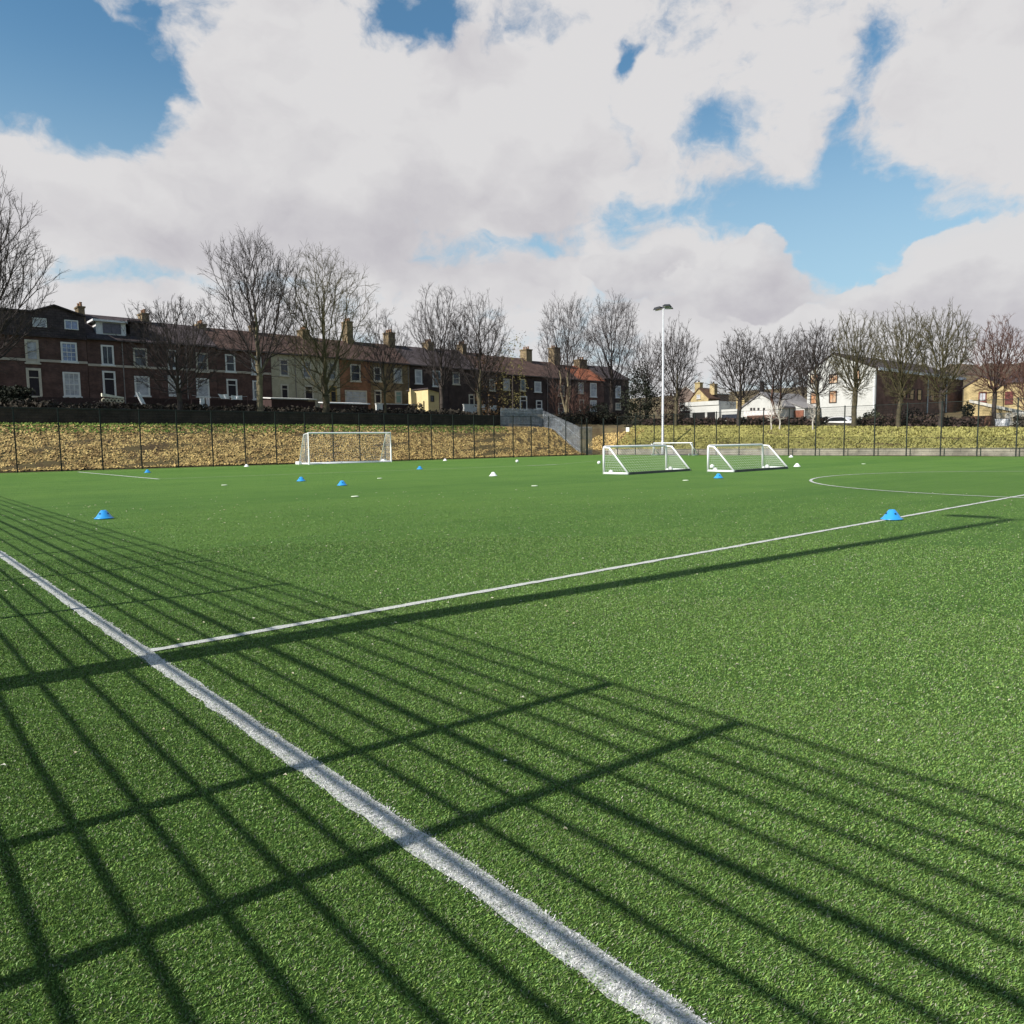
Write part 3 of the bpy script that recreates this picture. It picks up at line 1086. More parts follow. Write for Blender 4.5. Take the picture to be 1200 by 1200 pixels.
def window(w, r, parent, surr=SURR, pane=GLASS, bars='sash', border=.16, sill=True, name='window', pane_name='pane'):
    a0, a1, z0, z1 = w.rect(r)
    mb = MB()
    bd = min(border, (a1 - a0) * .22)
    w.box(mb, a0, a0 + bd, z0, z1, 0, .09)
    w.box(mb, a1 - bd, a1, z0, z1, 0, .09)
    w.box(mb, a0 + bd, a1 - bd, z1 - bd, z1, 0, .09)
    w.box(mb, a0 + bd, a1 - bd, z0, z0 + bd * .7, 0, .09)
    if sill:
        w.box(mb, a0 - .1, a1 + .1, z0 - .14, z0 - .002, 0, .16)
    b0, b1, c0, c1 = a0 + bd, a1 - bd, z0 + bd * .7, z1 - bd
    f = .045
    if bars in ('sash', 'grid'):
        zm = (c0 + c1) / 2
        w.box(mb, b0, b1, zm - f * .8, zm + f * .8, .025, .06)
    if bars in ('grid', 'cross'):
        n = 3 if bars == 'grid' else 2
        for i in range(1, n):
            x = b0 + (b1 - b0) * i / n
            w.box(mb, x - f * .5, x + f * .5, c0, c1, .0251, .055)
        if bars == 'grid':
            for k in (.25, .75):
                z = c0 + (c1 - c0) * k
                w.box(mb, b0, b1, z - f * .4, z + f * .4, .0252, .05)
    if bars == 'top':
        z = c0 + (c1 - c0) * .72
        w.box(mb, b0, b1, z - f, z + f, .025, .06)
    o = obj(name, mb, surr, parent)
    obj(pane_name, w.box(MB(), b0, b1, c0, c1, .008, .022), pane, o)
    return o


def gable_roof_x(mb, xa, xb, ya, yb, ze, zr, over=.25, th=.18):
    ym = (ya + yb) / 2
    sl_ = (zr - ze) / (ym - ya)
    mb.prism([(xa, ya - over, ze - over * sl_), (xa, ym, zr), (xa, yb + over, ze - over * sl_), (xa, yb + over, ze - over * sl_ + th), (xa, ym, zr + th), (xa, ya - over, ze - over * sl_ + th)], (xb - xa, 0, 0))
    return mb


WALL_F = Wall('y', YF)
GROUP_H = 'terraced houses above the left bank'


def chimney(parent, r, pots=3, m=CHIM, y=YR, depth=1.5):
    x0, z1 = at(r[0], r[1], 1, y)[[0, 2]]
    x1, z0 = at(r[2], r[3], 1, y)[[0, 2]]
    w = max(.6, (x1 - x0) * .62)
    z1 = z1 - .45
    xm = (x0 + x1) / 2
    mb = MB().box(xm - w / 2, xm + w / 2, y - depth / 2, y + depth / 2, z0 - .9, z1)
    mb.box(xm - w / 2 - .08, xm + w / 2 + .08, y - depth / 2 - .08, y + depth / 2 + .08, z1, z1 + .16)
    c = obj('chimney', mb, m, parent)
    for k in range(pots):
        yy = y - depth / 2 + .25 + (depth - .5) * k / max(1, pots - 1)
        obj('chimney_pot', MB().lathe([(.15, z1 + .16), (.12, z1 + .5), (.15, z1 + .52), (.15, z1 + .6), (.10, z1 + .6), (.10, z1 + .3)], 10, (xm, yy, 0)), POT, c)


def house(label, px0, px1, wallm, roofm, eave, ridge, items, chims=(), band=None, pipe=None, roof_kind='gable'):
    xa = at(px0, 440, 1, YF)[0]
    xb = at(px1, 440, 1, YF)[0]
    ze = at((px0 + px1) / 2, eave, 1, YF)[2]
    zr = at((px0 + px1) / 2, ridge, 1, YR)[2]
    t = thing('terraced_house', label, 'house', ((xa + xb) / 2, YF, 5.6), GROUP_H)
    g_ = .002
    mb = MB().box(xa + g_, xb - g_, YF, YB, 4.6, ze)
    sl_ = (zr - ze) / (YR - YF)
    mb.prism([(xa + g_, YF + .02, ze - .01), (xa + g_, YR, zr - .02), (xa + g_, YB - .02, ze - .01)], (xb - xa - 2 * g_, 0, 0))
    obj('wall', mb, wallm, t)
    rf = obj('roof', gable_roof_x(MB(), xa + .004, xb - .004, YF, YB, ze, zr), roofm, t)
    obj('gutter', MB().tube([(xa + .01, YF - .30, ze - .12), (xb - .01, YF - .30, ze - .12)], .07, 6), mat('gutter', (.04, .035, .035)), t)
    for it in items:
        k = it[0]
        if k == 'w':
            window(WALL_F, it[1], t, *it[2:])
        elif k == 'd':
            window(WALL_F, it[1], t, it[2] if len(it) > 2 else SURRW, it[3] if len(it) > 3 else DOORD, 'top', .17, False, 'door', 'door_panel')
    for c in chims:
        chimney(t, c)
    if band:
        zb = at((px0 + px1) / 2, band, 1, YF)[2]
        obj('stone_band', MB().box(xa, xb, YF - .075, YF - .001, zb - .12, zb + .12), BAND, t)
    if pipe:
        xp = at(pipe, 440, 1, YF)[0]
        obj('drainpipe', MB().tube([(xp, YF - .1, 5.8), (xp, YF - .1, ze - .2)], .05, 6), mat('pipe_grey', (.22, .2, .19)), t)
    return t, xa, xb, ze, zr


# leftmost house with an attic storey under a shallow gable
xa, xb = at(-70, 440, 1, YF)[0], at(103.5, 440, 1, YF)[0]
ha = thing('terraced_house', 'tall dark brick house with an attic storey and low gable at the left edge', 'house', ((xa + xb) / 2, YF, 5.6), GROUP_H)
zc = at(60, 394, 1, YF)[2]
zt = at(100, 371, 1, YF)[2]
za = at(63, 358.5, 1, YF)[2]
xm = at(63, 360, 1, YF)[0]
xl = at(37, 362, 1, YF)[0]
obj('wall', MB().box(xa, xb - .002, YF, YB, 4.6, zc), BRICKD, ha)
obj('attic_wall', MB().box(xa, xb - .002, YF + .05, YB, zc, zt - .01).prism([(xl, YF + .05, zt - .01), (xb - .003, YF + .05, zt - .01), (xm, YF + .05, za)], (0, YB - YF - .1, 0)), SLATE, ha)
obj('roof', MB().prism([(xm, YF - .2, za), (xb + .1, YF - .2, zt - .05), (xb + .1, YF - .2, zt + .1), (xm, YF - .2, za + .15), (xl - .1, YF - .2, zt + .12), (xl - .1, YF - .2, zt - .03)], (0, YB - YF + .2, 0)).box(xa, xl - .11, YF - .15, YB, zt - .02, zt + .13), SLATE, ha)
obj('cornice', MB().box(xa, xb, YF - .25, YF - .001, zc - .15, zc + .08), SLATE, ha)
zb = at(40, 422, 1, YF)[2]
obj('stone_band', MB().box(xa, xb, YF - .075, YF - .001, zb - .12, zb + .12), BAND, ha)
window(WALL_F, (28.3, 397.5, 46.5, 425.5), ha, SURR, BLIND, 'sash', .2)
window(WALL_F, (70.5, 400.5, 91, 424.5), ha, SURRW, GLASSB, 'grid', .16)
window(WALL_F, (73, 435.7, 95, 464.7), ha, SURRW, BLIND, 'grid', .16)
window(WALL_F, (30, 431, 50, 466), ha, SURR, DOORD, 'top', .22, False, 'door', 'door_panel')
for r in ((37.5, 372, 55, 384), (75, 374.5, 92, 387)):
    window(Wall('y', YF + .05), r, ha, SURRW, BLIND if r[0] < 50 else GLASSB, 'cross', .1, False)
chimney(ha, (87, 356, 100, 371), 2, CHIM, YF + 3.5)

house('dark brick terraced house with a large white flat roofed dormer', 104, 185, BRICKD, SLATE, 399, 374,
      [('w', (117.7, 404, 134, 428), SURRW, GLASS, 'cross'), ('w', (155.5, 407.5, 173, 430), SURR, GLASS, 'sash'),
       ('d', (119.5, 434.5, 136.6, 465), SURRW, DOORD), ('w', (157, 440.5, 176, 464), SURRW, BLIND, 'top')],
      [(161, 364, 175, 377)], band=429.5, pipe=145)
hb = [o for o in bpy.data.objects if o.name.startswith('terraced_house') and 'dormer' in o.get('label', '')][0]
wd_ = Wall('y', YF + .6)


def dormer(parent, r, cheek, window_r, pane, roofover=.35):
    a0, a1, z0, z1 = wd_.rect(r)
    d = obj('dormer', MB().box(a0, a1, YF + .6, YR + .3, z0 - .3, z1), cheek, parent)
    obj('dormer_roof', MB().box(a0 - roofover, a1 + .1, YF + .2, YR + .4, z1 + .001, z1 + .2), cheek, d)
    if window_r:
        a0, a1, z0, z1 = wd_.rect(window_r)
        mb = MB()
        for (p0_, p1_, q0_, q1_) in ((a0, a0 + .1, z0, z1), (a1 - .1, a1, z0, z1), (a0 + .1, a1 - .1, z1 - .1, z1), (a0 + .1, a1 - .1, z0, z0 + .1), ((a0 + a1) / 2 - .04, (a0 + a1) / 2 + .04, z0 + .1, z1 - .1)):
            wd_.box(mb, p0_, p1_, q0_, q1_, 0, .07)
        wd_.box(mb, a0 + .1, (a0 + a1) / 2 - .04, z0 + .1, z1 - .1, .004, .02)
        wd_.box(mb, (a0 + a1) / 2 + .04, a1 - .1, z0 + .1, z1 - .1, .004, .02)
        obj('dormer_window', mb, pane, d)


dormer(hb, (112, 376.5, 148, 396), mat('white_cladding', (.62, .62, .63), var=.08), (120, 378, 142, 392), mat('dormer_glass', (.10, .09, .12), var=.3, rough=.2))
dormer(hb, (152, 378, 175, 397), SLATE, None, .1)

house('dark brick terraced house with white door half hidden by the spreading small tree', 185, 254, BRICKD, SLATE, 403.5, 383,
      [('w', (195.6, 409.5, 206.6, 432), SURRW, GLASS, 'sash'), ('w', (229, 413, 244, 435.7), SURR, GLASS, 'sash'),
       ('d', (196.5, 440, 212, 465), SURRW, DOORW), ('w', (229.5, 443, 245.6, 465), SURRW, BLIND, 'top')],
      [(227, 376.5, 242, 385)], band=433, pipe=219)
house('dark brick terraced house behind the tall slender tree with laundry in front', 254.3, 318, BRICKD, TILE, 410.5, 389.5,
      [('w', (263.4, 415, 276, 436), SURRW, GLASS, 'sash'), ('w', (294, 417, 306.5, 439), SURRW, BLIND, 'grid'),
       ('d', (265, 444, 278.5, 466), SURRW, DOORD), ('w', (295.5, 446, 306.5, 468), SURRW, GLASS, 'sash')],
      [(292, 378, 302, 391)], band=436.5)
house('pale cream rendered terraced house between the two tall trees', 318.3, 372, RENDER, TILE, 415, 395,
      [('w', (327, 420.5, 338.5, 440.5), SURR, GLASS, 'top'), ('w', (353.5, 423, 365, 443), SURR, GLASS, 'top'),
       ('d', (328.5, 450, 338.5, 468), SURR, DOORD), ('d', (356, 451.5, 367.5, 469), SURR, DOORD)],
      [(348.5, 383.5, 362, 397)], pipe=346)
house('narrow dark cream terraced house hidden behind the broad tree', 372.3, 398, RENDER, TILE, 418.5, 399,
      [('w', (384.5, 425, 394.5, 445), SURR, GLASS, 'sash'), ('d', (386, 452, 395, 472), mat('ochre_frame', (.4, .27, .1)), DOORD)], [])
house('orange brick terraced house with a wide ground floor window', 398.3, 434, BRICKR, TILE, 421.5, 402,
      [('w', (410, 426.5, 422.5, 447), SURR, GLASS, 'sash'), ('w', (404, 457, 430, 473), SURR, BLIND, 'grid')],
      [(401, 374, 413, 402)])
house('beige stone terraced house with a pale green door', 434.3, 480, BRICKB, TILE, 425, 405.5,
      [('w', (437.5, 430, 446.5, 447), SURR, GLASS, 'sash'), ('w', (461, 431.5, 471, 448.5), SURR, BLIND, 'cross'),
       ('d', (438.5, 457, 447, 473), SURR, DOORD), ('d', (462.5, 458, 471, 473), SURR, DOORG)],
      [(450, 387, 462, 408)], pipe=478)
house('sooty dark terraced house behind the small yellow outhouse', 480.3, 525, BRICKX, SLATE, 428.5, 409.5,
      [('w', (486, 433, 494.5, 449.6), SURRW, BLIND, 'sash'), ('w', (506.5, 434, 518, 453), SURRW, GLASS, 'sash')],
      [(496, 398.5, 507, 410)])
house('sooty dark terraced house left of the twin bare trees', 525.3, 560, BRICKX, SLATE, 432, 412.5,
      [('w', (530, 436, 538.5, 450.5), SURR, GLASS, 'sash'), ('d', (549, 462, 556, 478), SURR, DOORD)],
      [(537, 401, 545, 414)])
house('sooty terraced house under the brown ivy clad tree with hidden windows', 560.3, 590, BRICKX, TILE, 435.5, 416.5,
      [('w', (573, 444, 580, 458), SURR, GLASS, 'sash')], [])
house('dark terraced house with brown roof and tall narrow white framed door', 590.3, 640, BRICKX, TILE, 440, 421.5,
      [('w', (589.5, 443.6, 597, 457), SURR, BLIND, 'sash'), ('w', (609.5, 444, 615.5, 458), SURR, GLASS, 'sash'), ('w', (626, 447, 634, 459.5), SURRW, BLIND, 'sash'),
       ('d', (609, 464, 617.5, 481), SURRW, DOORD), ('w', (628, 469, 635, 479), SURRW, GLASS, 'sash')],
      [(611, 407, 622, 424)], pipe=641)
house('dark terraced house behind the pale multi stemmed tree', 640.3, 677, BRICKX, TILE, 443.5, 427,
      [('w', (654, 451, 661, 464), SURR, GLASS, 'sash'), ('w', (654, 472, 661, 484), SURR, GLASS, 'sash')],
      [(644, 405, 655, 427)])
house('dark terraced house with bright orange roof tiles near the right end of the terrace', 677.3, 708, BRICKD, ORANGE, 446, 431.5,
      [('w', (677.5, 448, 683.5, 461), SURR, BLIND, 'sash'), ('w', (691.3, 448.5, 698.8, 465), SURRW, BLIND, 'sash'),
       ('w', (691.3, 469, 698.8, 482), SURRW, BLIND, 'sash'), ('w', (678.5, 468, 684, 481), SURR, GLASS, 'sash')],
      [(673, 419, 687, 433)])
house('black end terrace house with a box dormer behind the ivy trunked tree', 708.3, 737, BRICKX, SLATE, 444, 432,
      [('w', (721, 452, 727, 466), SURRW, BLIND, 'sash'), ('w', (721, 472, 727, 480), SURR, GLASS, 'sash')],
      [])

# yellow outhouse in front of the terrace
oy = 73.5
oh = thing('outhouse', 'small pale yellow outhouse with a lit left end and one dark window', 'outhouse', at(502, 487, 1, oy))
wo = Wall('y', oy)
a0, z1 = wo.pt(501.5, 456)
a1, z0 = wo.pt(515, 489)
zl = wo.pt(515, 460)[1]
YEL = mat('yellow_render', (.62, .50, .27), var=.12, scale=1.5)
obj('wall', MB().prism([(a0, oy, z0 - 1.2), (a1, oy, z0 - 1.2), (a1, oy, zl), (a0, oy, z1)], (0, 4.5, 0)), YEL, oh)
obj('roof', MB().prism([(a0 - .15, oy - .2, z1 + .02), (a1 + .2, oy - .2, zl - .02), (a1 + .2, oy - .2, zl + .12), (a0 - .15, oy - .2, z1 + .16)], (0, 4.9, 0)), SLATE, oh)
window(wo, (504, 463.5, 508.5, 471), oh, mat('dark_frame', (.05, .04, .035)), GLASS, 'none', .08, False)
b0 = wo.pt(487.5, 455)[0]
obj('porch_wall', MB().prism([(b0, oy + 1, z0 - 1.2), (b0 + .9, oy + 1, z0 - 1.2), (b0 + .7, oy + 1, z1 - .5), (b0 - .15, oy + 1, z1 + .1)], (0, .25, 0)), YEL, oh)

# garden sheds, walls and laundry between wall and terrace
TIMBER = mat('dark_timber', (.045, .026, .024), var=.3, scale=3)
YG = 71.0
wg = Wall('y', YG)


def garden_fence(label, r, m=TIMBER, cap=None):
    a0, a1, z0, z1 = wg.rect(r)
    t = thing('garden_fence', label, 'fence', ((a0 + a1) / 2, YG, z0), 'garden fences in front of the terrace')
    mb = MB()
    n = max(3, int((a1 - a0) / .16))
    for i in range(n):
        x = a0 + (a1 - a0) * i / n
        mb.box(x, x + (a1 - a0) / n * .94, YG, YG + .03, z0 - 1.4, z1 + .02 * ((i * 7) % 3))
    obj('boards', mb, m, t)
    obj('rail', MB().box(a0, a1, YG + .031, YG + .09, z1 - .35, z1 - .25).box(a0, a1, YG + .031, YG + .09, z0, z0 + .1), m, t)
    if cap:
        obj('cap', MB().box(a0 - .05, a1 + .05, YG - .06, YG + .1, z1 + .05, z1 + .05 + cap), mat('pale_cap', (.5, .5, .5)), t)


garden_fence('dark red timber garden fence in front of the leftmost house', (44, 465, 118, 482))
garden_fence('dark timber garden fence below the white dormer house', (148, 466, 236, 482))
garden_fence('dark slatted garden fence behind the hanging laundry', (246, 468, 306, 484))
garden_fence('black timber fence with thin pale cap in front of the beige house', (445, 474, 486, 488), cap=.08)
garden_fence('black timber fence at right of the broken white wall', (545, 482, 575, 494))


def shed(label, r, body, top, tilt=0.0):
    a0, a1, z0, z1 = wg.rect(r)
    t = thing('garden_shed', label, 'shed', ((a0 + a1) / 2, YG, z0), 'garden sheds in front of the terrace')
    obj('wall', MB().box(a0, a1, YG, YG + 2.2, z0 - 1.5, z1), body, t)
    obj('roof', MB().prism([(a0 - .15, YG - .2, z1 + .01), (a1 + .15, YG - .2, z1 + .01 - tilt), (a1 + .15, YG - .2, z1 + .12 - tilt), (a0 - .15, YG - .2, z1 + .12)], (0, 2.6, .2)), top, t)
    return t


ROOFW = mat('pale_felt', (.62, .61, .58), var=.1)
shed('dark shed with a pale roof in front of the cream house', (318, 467.5, 370, 484), TIMBER, ROOFW)
shed('dark shed with a white corrugated roof under the broad tree', (386, 473, 432, 488), TIMBER, mat('white_sheet', (.75, .75, .76), var=.08))
wh = mat('whitewash', (.62, .62, .60), var=.15, scale=1.5)
for lab, r in (('small whitewashed yard wall between orange and beige houses', (438.5, 474, 446, 483)), ('broken white garden wall left of the palisade fence', (541, 474.5, 566, 484)),
               ('small cream garden wall stub right of the broken white wall', (572, 476, 579, 485))):
    a0, a1, z0, z1 = wg.rect(r)
    tag(obj('garden_wall', MB().box(a0, a1, YG - .5, YG - .25, z0 - 1.5, z1).box(a0 - .04, a1 + .04, YG - .54, YG - .21, z1 + .002, z1 + .09), wh), lab, 'wall', 'white garden walls')
# pierced screen wall with a white coping
a0, a1, z0, z1 = wg.rect((119, 464, 145, 471.5))
sw = thing('screen_wall', 'low garden wall of pierced white circles under a sloping white coping', 'wall', ((a0 + a1) / 2, YG, z0))
mb = MB()
for i in range(6):
    cx = a0 + (a1 - a0) * (i + .5) / 6
    rr = (a1 - a0) / 12 * .92
    n = 14
    pts = [(cx + rr * math.cos(t), YG - .1, z0 + rr + rr * math.sin(t)) for t in np.linspace(0, 2 * math.pi, n + 1)]
    mb.tube(pts, .07, 6)
obj('screen_blocks', mb, mat('screen_block', (.50, .46, .34)), sw)
obj('backing_wall', MB().box(a0, a1, YG, YG + .2, z0 - 1.5, z0 + .3), TIMBER, sw)
obj('coping', MB().prism([(a0, YG - .2, z1 - .05), (a1, YG - .2, z0 + 2 * rr + .05), (a1, YG - .2, z0 + 2 * rr + .18), (a0, YG - .2, z1 + .25)], (0, .35, 0)), mat('cream_coping', (.72, .68, .55)), sw)

LAUN = mat('laundry_white', (.80, .80, .81), var=.06)
PINK = mat('laundry_pale', (.72, .66, .66), var=.08)


def cloth(label, px, py, wpx, hpx, m, slant=0.0, seed=0, name='laundry'):
    x, _, z = at(px, py, 1, 69.5)
    x2, _, z2 = at(px + wpx, py + hpx, 1, 69.5)
    n, k = 10, 8
    V = []
    for j in range(k + 1):
        for i in range(n + 1):
            u, v = i / n, j / k
            V.append((x + (x2 - x) * u + slant * v, 69.5 + .07 * math.sin(u * 9 + seed + v * 2) * (.3 + v), z + (z2 - z) * v - .05 * math.sin(u * math.pi) * (1 - v)))
    Fc = [(j * (n + 1) + i, j * (n + 1) + i + 1, (j + 1) * (n + 1) + i + 1, (j + 1) * (n + 1) + i) for j in range(k) for i in range(n)]
    me = bpy.data.meshes.new(name)
    me.from_pydata(V, [], Fc)
    o = link(name, me, m)
    md = o.modifiers.new('solid', 'SOLIDIFY')
    md.thickness = .015
    tag(o, label, 'laundry', 'washing hanging in the gardens')


cloth('white cloth hanging alone and blowing sideways left of the spreading small tree', 158, 459, 6, 15, LAUN, .5, 1)
cloth('long narrow white towel hanging left of a pale pink one', 234, 466, 6, 12.5, LAUN, 0, 2)
cloth('pale pinkish towel hanging right of the long narrow white towel', 241, 466, 5, 12, PINK, 0, 3)
cloth('white sheet bunched on the washing line left of the wide sheet', 255, 461.5, 11, 6, LAUN, .3, 4)
cloth('wide white sheet hanging in front of the slender tall tree', 271, 463, 13, 5.5, LAUN, 0, 5)
wl_ = thing('washing_line', 'thin washing line on posts across the gardens behind the dark fence', 'washing line', at(225, 478, 1, 69.5))
p0_, p1_ = at(224, 463, 1, 69.5), at(290, 464.5, 1, 69.5)
pm_ = at(257, 466, 1, 69.5)
obj('cord', MB().tube([p0_, (p0_ + pm_) / 2 + np.array([0, 0, -.03]), pm_, (p1_ + pm_) / 2 + np.array([0, 0, -.03]), p1_], .012, 4), LAUN, wl_)
for q in (p0_, p1_):
    obj('line_post', MB().tube([(q[0], q[1], q[2] - 2.4), (q[0], q[1], q[2] + .05)], .04, 6), TIMBER, wl_)


# ------------------------------------------------------------------ palisade fence at the corner
def palisade():
    galv = mat('palisade_steel', (.34, .37, .41), var=.3, scale=2, rough=.5, metal=.2)
    p_ = [(57.2, 63.2), (64.0, 63.2), (64.7, 57.35), (66.75, 57.3)]
    zlow = at(690, 500, 1, 57.3)[2]
    t = thing('palisade_fence', 'grey steel palisade fence stepping down the bank to the corner gateway', 'fence', (62, 63.2, 3.0))
    mb = MB()
    rl = MB()
    step = .16
    for (a, b) in zip(p_[:-1], p_[1:]):
        d = math.hypot(b[0] - a[0], b[1] - a[1])
        n = int(d / step)
        prev = None
        for i in range(n + 1):
            u = i / n
            x, y = a[0] + (b[0] - a[0]) * u, a[1] + (b[1] - a[1]) * u
            z = float(terrain(x, y))
            if y > 63.1:
                zt_ = min(float(terrain(60, 63.2)) + 2.2, 5.8) + .04 * math.sin(i * 1.7)
            else:
                zt_ = zlow + (5.7 - zlow) * max(0, (y - 57.35) / 5.85)
            jx = .036
            if abs(b[0] - a[0]) > abs(b[1] - a[1]):
                mb.prism([(x - jx, y - .01, z), (x + jx, y - .01, z), (x + jx, y - .01, zt_ - .12), (x, y - .01, zt_), (x - jx, y - .01, zt_ - .12)], (0, .02, 0))
            else:
                mb.prism([(x - .01, y + jx, z), (x - .01, y - jx, z), (x - .01, y - jx, zt_ - .12), (x - .01, y, zt_), (x - .01, y + jx, zt_ - .12)], (.02, 0, 0))
            if prev is not None and i % 4 == 0:
                for k in (.4, zt_ - z - .5):
                    rl.tube([(prev[0], prev[1] + .04, prev[2] + min(k, 1.9)), (x, y + .04, z + min(k, 1.9))], .03, 4)
            if prev is None or i % 4 == 0:
                prev = (x, y, z)
    obj('pales', mb, galv, t)
    obj('rails', rl, galv, t)
    sg = at(656, 502, 1, 61.2)
    s_ = thing('notice_board', 'small white notice leaning on the bank below the palisade fence', 'sign', sg)
    obj('board', MB().box(sg[0] - .38, sg[0] + .38, 61.18, 61.22, sg[2] - .26, sg[2] + .26), WHITE, s_)
    obj('stake', MB().box(sg[0] - .03, sg[0] + .03, 61.221, 61.26, sg[2] - .9, sg[2] + .2), TIMBER, s_)
    q = at(735.5, 503.3, 0, LX - .05)
    s2 = tag(obj('fence_sign', MB().box(LX - .06, LX - .04, q[1] - .24, q[1] + .24, q[2] - .24, q[2] + .24).box(LX - .039, LX - .021, q[1] - .05, q[1] + .05, q[2] - .2, q[2] + .2), WHITE), 'small white square sign fixed on the far fence near the corner', 'sign')


palisade()

# ------------------------------------------------------------------ buildings on the right
STONE = brickmat('yellow_stone', (.50, .39, .20), (.42, .33, .17), (.26, .21, .12), .5, .2)
WREND = mat('white_render', (.50, .50, .475), var=.10, scale=.7)
BRICKW = brickmat('brown_brick', (.23, .115, .085), (.17, .09, .07), (.14, .1, .08), .24, .09)


def gable_house_x(name, label, cat, X, depth, rect_y, ze, zr, zb, wallm, roofm, apex=None, sidem=None, over=.3):
    """house whose gable faces -x at X; rect_y=(y0,y1)"""
    y0, y1 = rect_y
    ym = apex if apex else (y0 + y1) / 2
    t = thing(name, label, cat, (X, (y0 + y1) / 2, zb))
    obj('gable_wall', MB().prism([(X, y0, zb), (X, y0, ze), (X, ym, zr), (X, y1, ze), (X, y1, zb)], (.3, 0, 0)), wallm, t)
    obj('side_wall', MB().box(X + .301, X + depth, y0, y0 + .3, zb, ze).box(X + .301, X + depth, y1 - .3, y1, zb, ze).prism([(X + depth - .3, y0 + .301, zb), (X + depth - .3, y1 - .301, zb), (X + depth - .3, y1 - .301, ze), (X + depth - .3, ym, zr), (X + depth - .3, y0 + .301, ze)], (.299, 0, 0)), sidem or wallm, t)
    s0 = (zr - ze) / (ym - y0)
    s1 = (zr - ze) / (y1 - ym)
    rf = obj('roof', MB().prism([(X - .15, y0 - over, ze - over * s0 + .02), (X - .15, ym, zr + .02), (X - .15, y1 + over, ze - over * s1 + .02), (X - .15, y1 + over, ze - over * s1 + .22), (X - .15, ym, zr + .22), (X - .15, y0 - over, ze - over * s0 + .22)], (depth + .3, 0, 0)), roofm, t)
    return t


XW = 100.0
wx = Wall('x', XW)
yl, zl = wx.pt(946.5, 436)
ya_, za_ = wx.pt(977, 415)
yr, zr_ = wx.pt(1026.5, 433)
ze = (zl + zr_) / 2
zbase = 3.2
xend = at(1128, 470, 1, yr)[0]
wh_ = gable_house_x('white_house', 'long building with a white rendered gable end and shaded brown brick flank', 'building', XW, xend - XW, (yr, yl), ze, za_, zbase, WREND, SLATE, ya_, BRICKW)
obj('fascia', MB().box(XW, xend, yr - .40, yr - .31, ze - .30, ze + .10), mat('white_fascia', (.8, .8, .8)), wh_)
ORG = mat('orange_curtain', (.42, .17, .06), var=.5, scale=1.2, col2=(.5, .45, .35))
DKF = mat('dark_frame', (.05, .04, .035))
for r in ((949.6, 438.5, 958.5, 449.5), (971.6, 438.5, 982, 449), (950, 459.6, 958, 473), (972, 458, 980.5, 471.8), (1001, 434, 1007.5, 446.5)):
    window(wx, r, wh_, DKF, ORG, 'cross', .12, False)
obj('lower_dark_panel', wx.box(MB(), *wx.rect((961, 489, 1000, 500)), .01, .05), mat('near_black', (.012, .011, .012)), wh_)  # flat near-black panel over the lower part of the gable wall
obj('downpipe', MB().tube([(XW - .08, yr + .12, zbase), (XW - .08, yr + .12, ze - .2)], .07, 6), mat('white_fascia', (.8, .8, .8)), wh_)
wf = Wall('y', yr)
for px in (1057, 1066, 1075, 1090, 1104):
    window(wf, (px, 455 + (px - 1057) * .06, px + 5, 468 + (px - 1057) * .06), wh_, DKF, GLASS, 'sash', .1, False)
for px in (1086.5, 1108.5):
    xp = at(px, 460, 1, yr)[0]
    obj('downpipe', MB().tube([(xp, yr - .1, zbase), (xp, yr - .1, ze - .3)], .09, 6), mat('pipe_pale', (.42, .44, .44)), wh_)

# stone cottage
XC = 122.0
wc = Wall('x', XC)
yl, zl = wc.pt(809.5, 468.5)
yr, zr_ = wc.pt(830, 466)
ya_, za_ = wc.pt(819, 455.5)
xe = at(842, 470, 1, yr)[0]
ct = gable_house_x('stone_cottage', 'yellow stone cottage with two chimneys behind the low white building', 'house', XC, xe - XC, (yr, yl), (zl + zr_) / 2, za_, 4.5, STONE, brickmat('cottage_tile', (.13, .075, .05), (.1, .06, .042), (.06, .04, .03), .3, .22), ya_)
window(wc, (816.5, 462.5, 821, 467), ct, SURR, BLIND, 'none', .1)
for (pxl, pxr, pt, xx) in ((816, 822, 449.8, XC + .9), (833.5, 839, 451.2, xe - .9)):
    q = Wall('x', xx)
    c0, z1 = q.pt(pxl, pt)
    c1, _ = q.pt(pxr, pt)
    cc = obj('chimney', MB().box(xx - .5, xx + .5, min(c0, c1), max(c0, c1), za_ - 1.2, z1).box(xx - .6, xx + .6, min(c0, c1) - .1, max(c0, c1) + .1, z1 + .002, z1 + .2), STONE, ct)
    obj('chimney_pot', MB().lathe([(.18, z1 + .2), (.14, z1 + .6), (.1, z1 + .6)], 8, (xx, (c0 + c1) / 2, 0)), DKF, cc)
# long low far roofs left of the cottage
XF_ = 140.0
q = Wall('x', XF_)
a0, a1, z0, z1 = q.rect((795, 456.5, 812, 475))
fb_ = gable_house_x('far_building', 'distant low grey roofed building left of the stone cottage', 'building', XF_, 14, (a0, a1), z1 - .8, z1 + .6, 5, mat('dull_wall', (.16, .12, .10)), mat('pale_roof', (.5, .48, .45)))

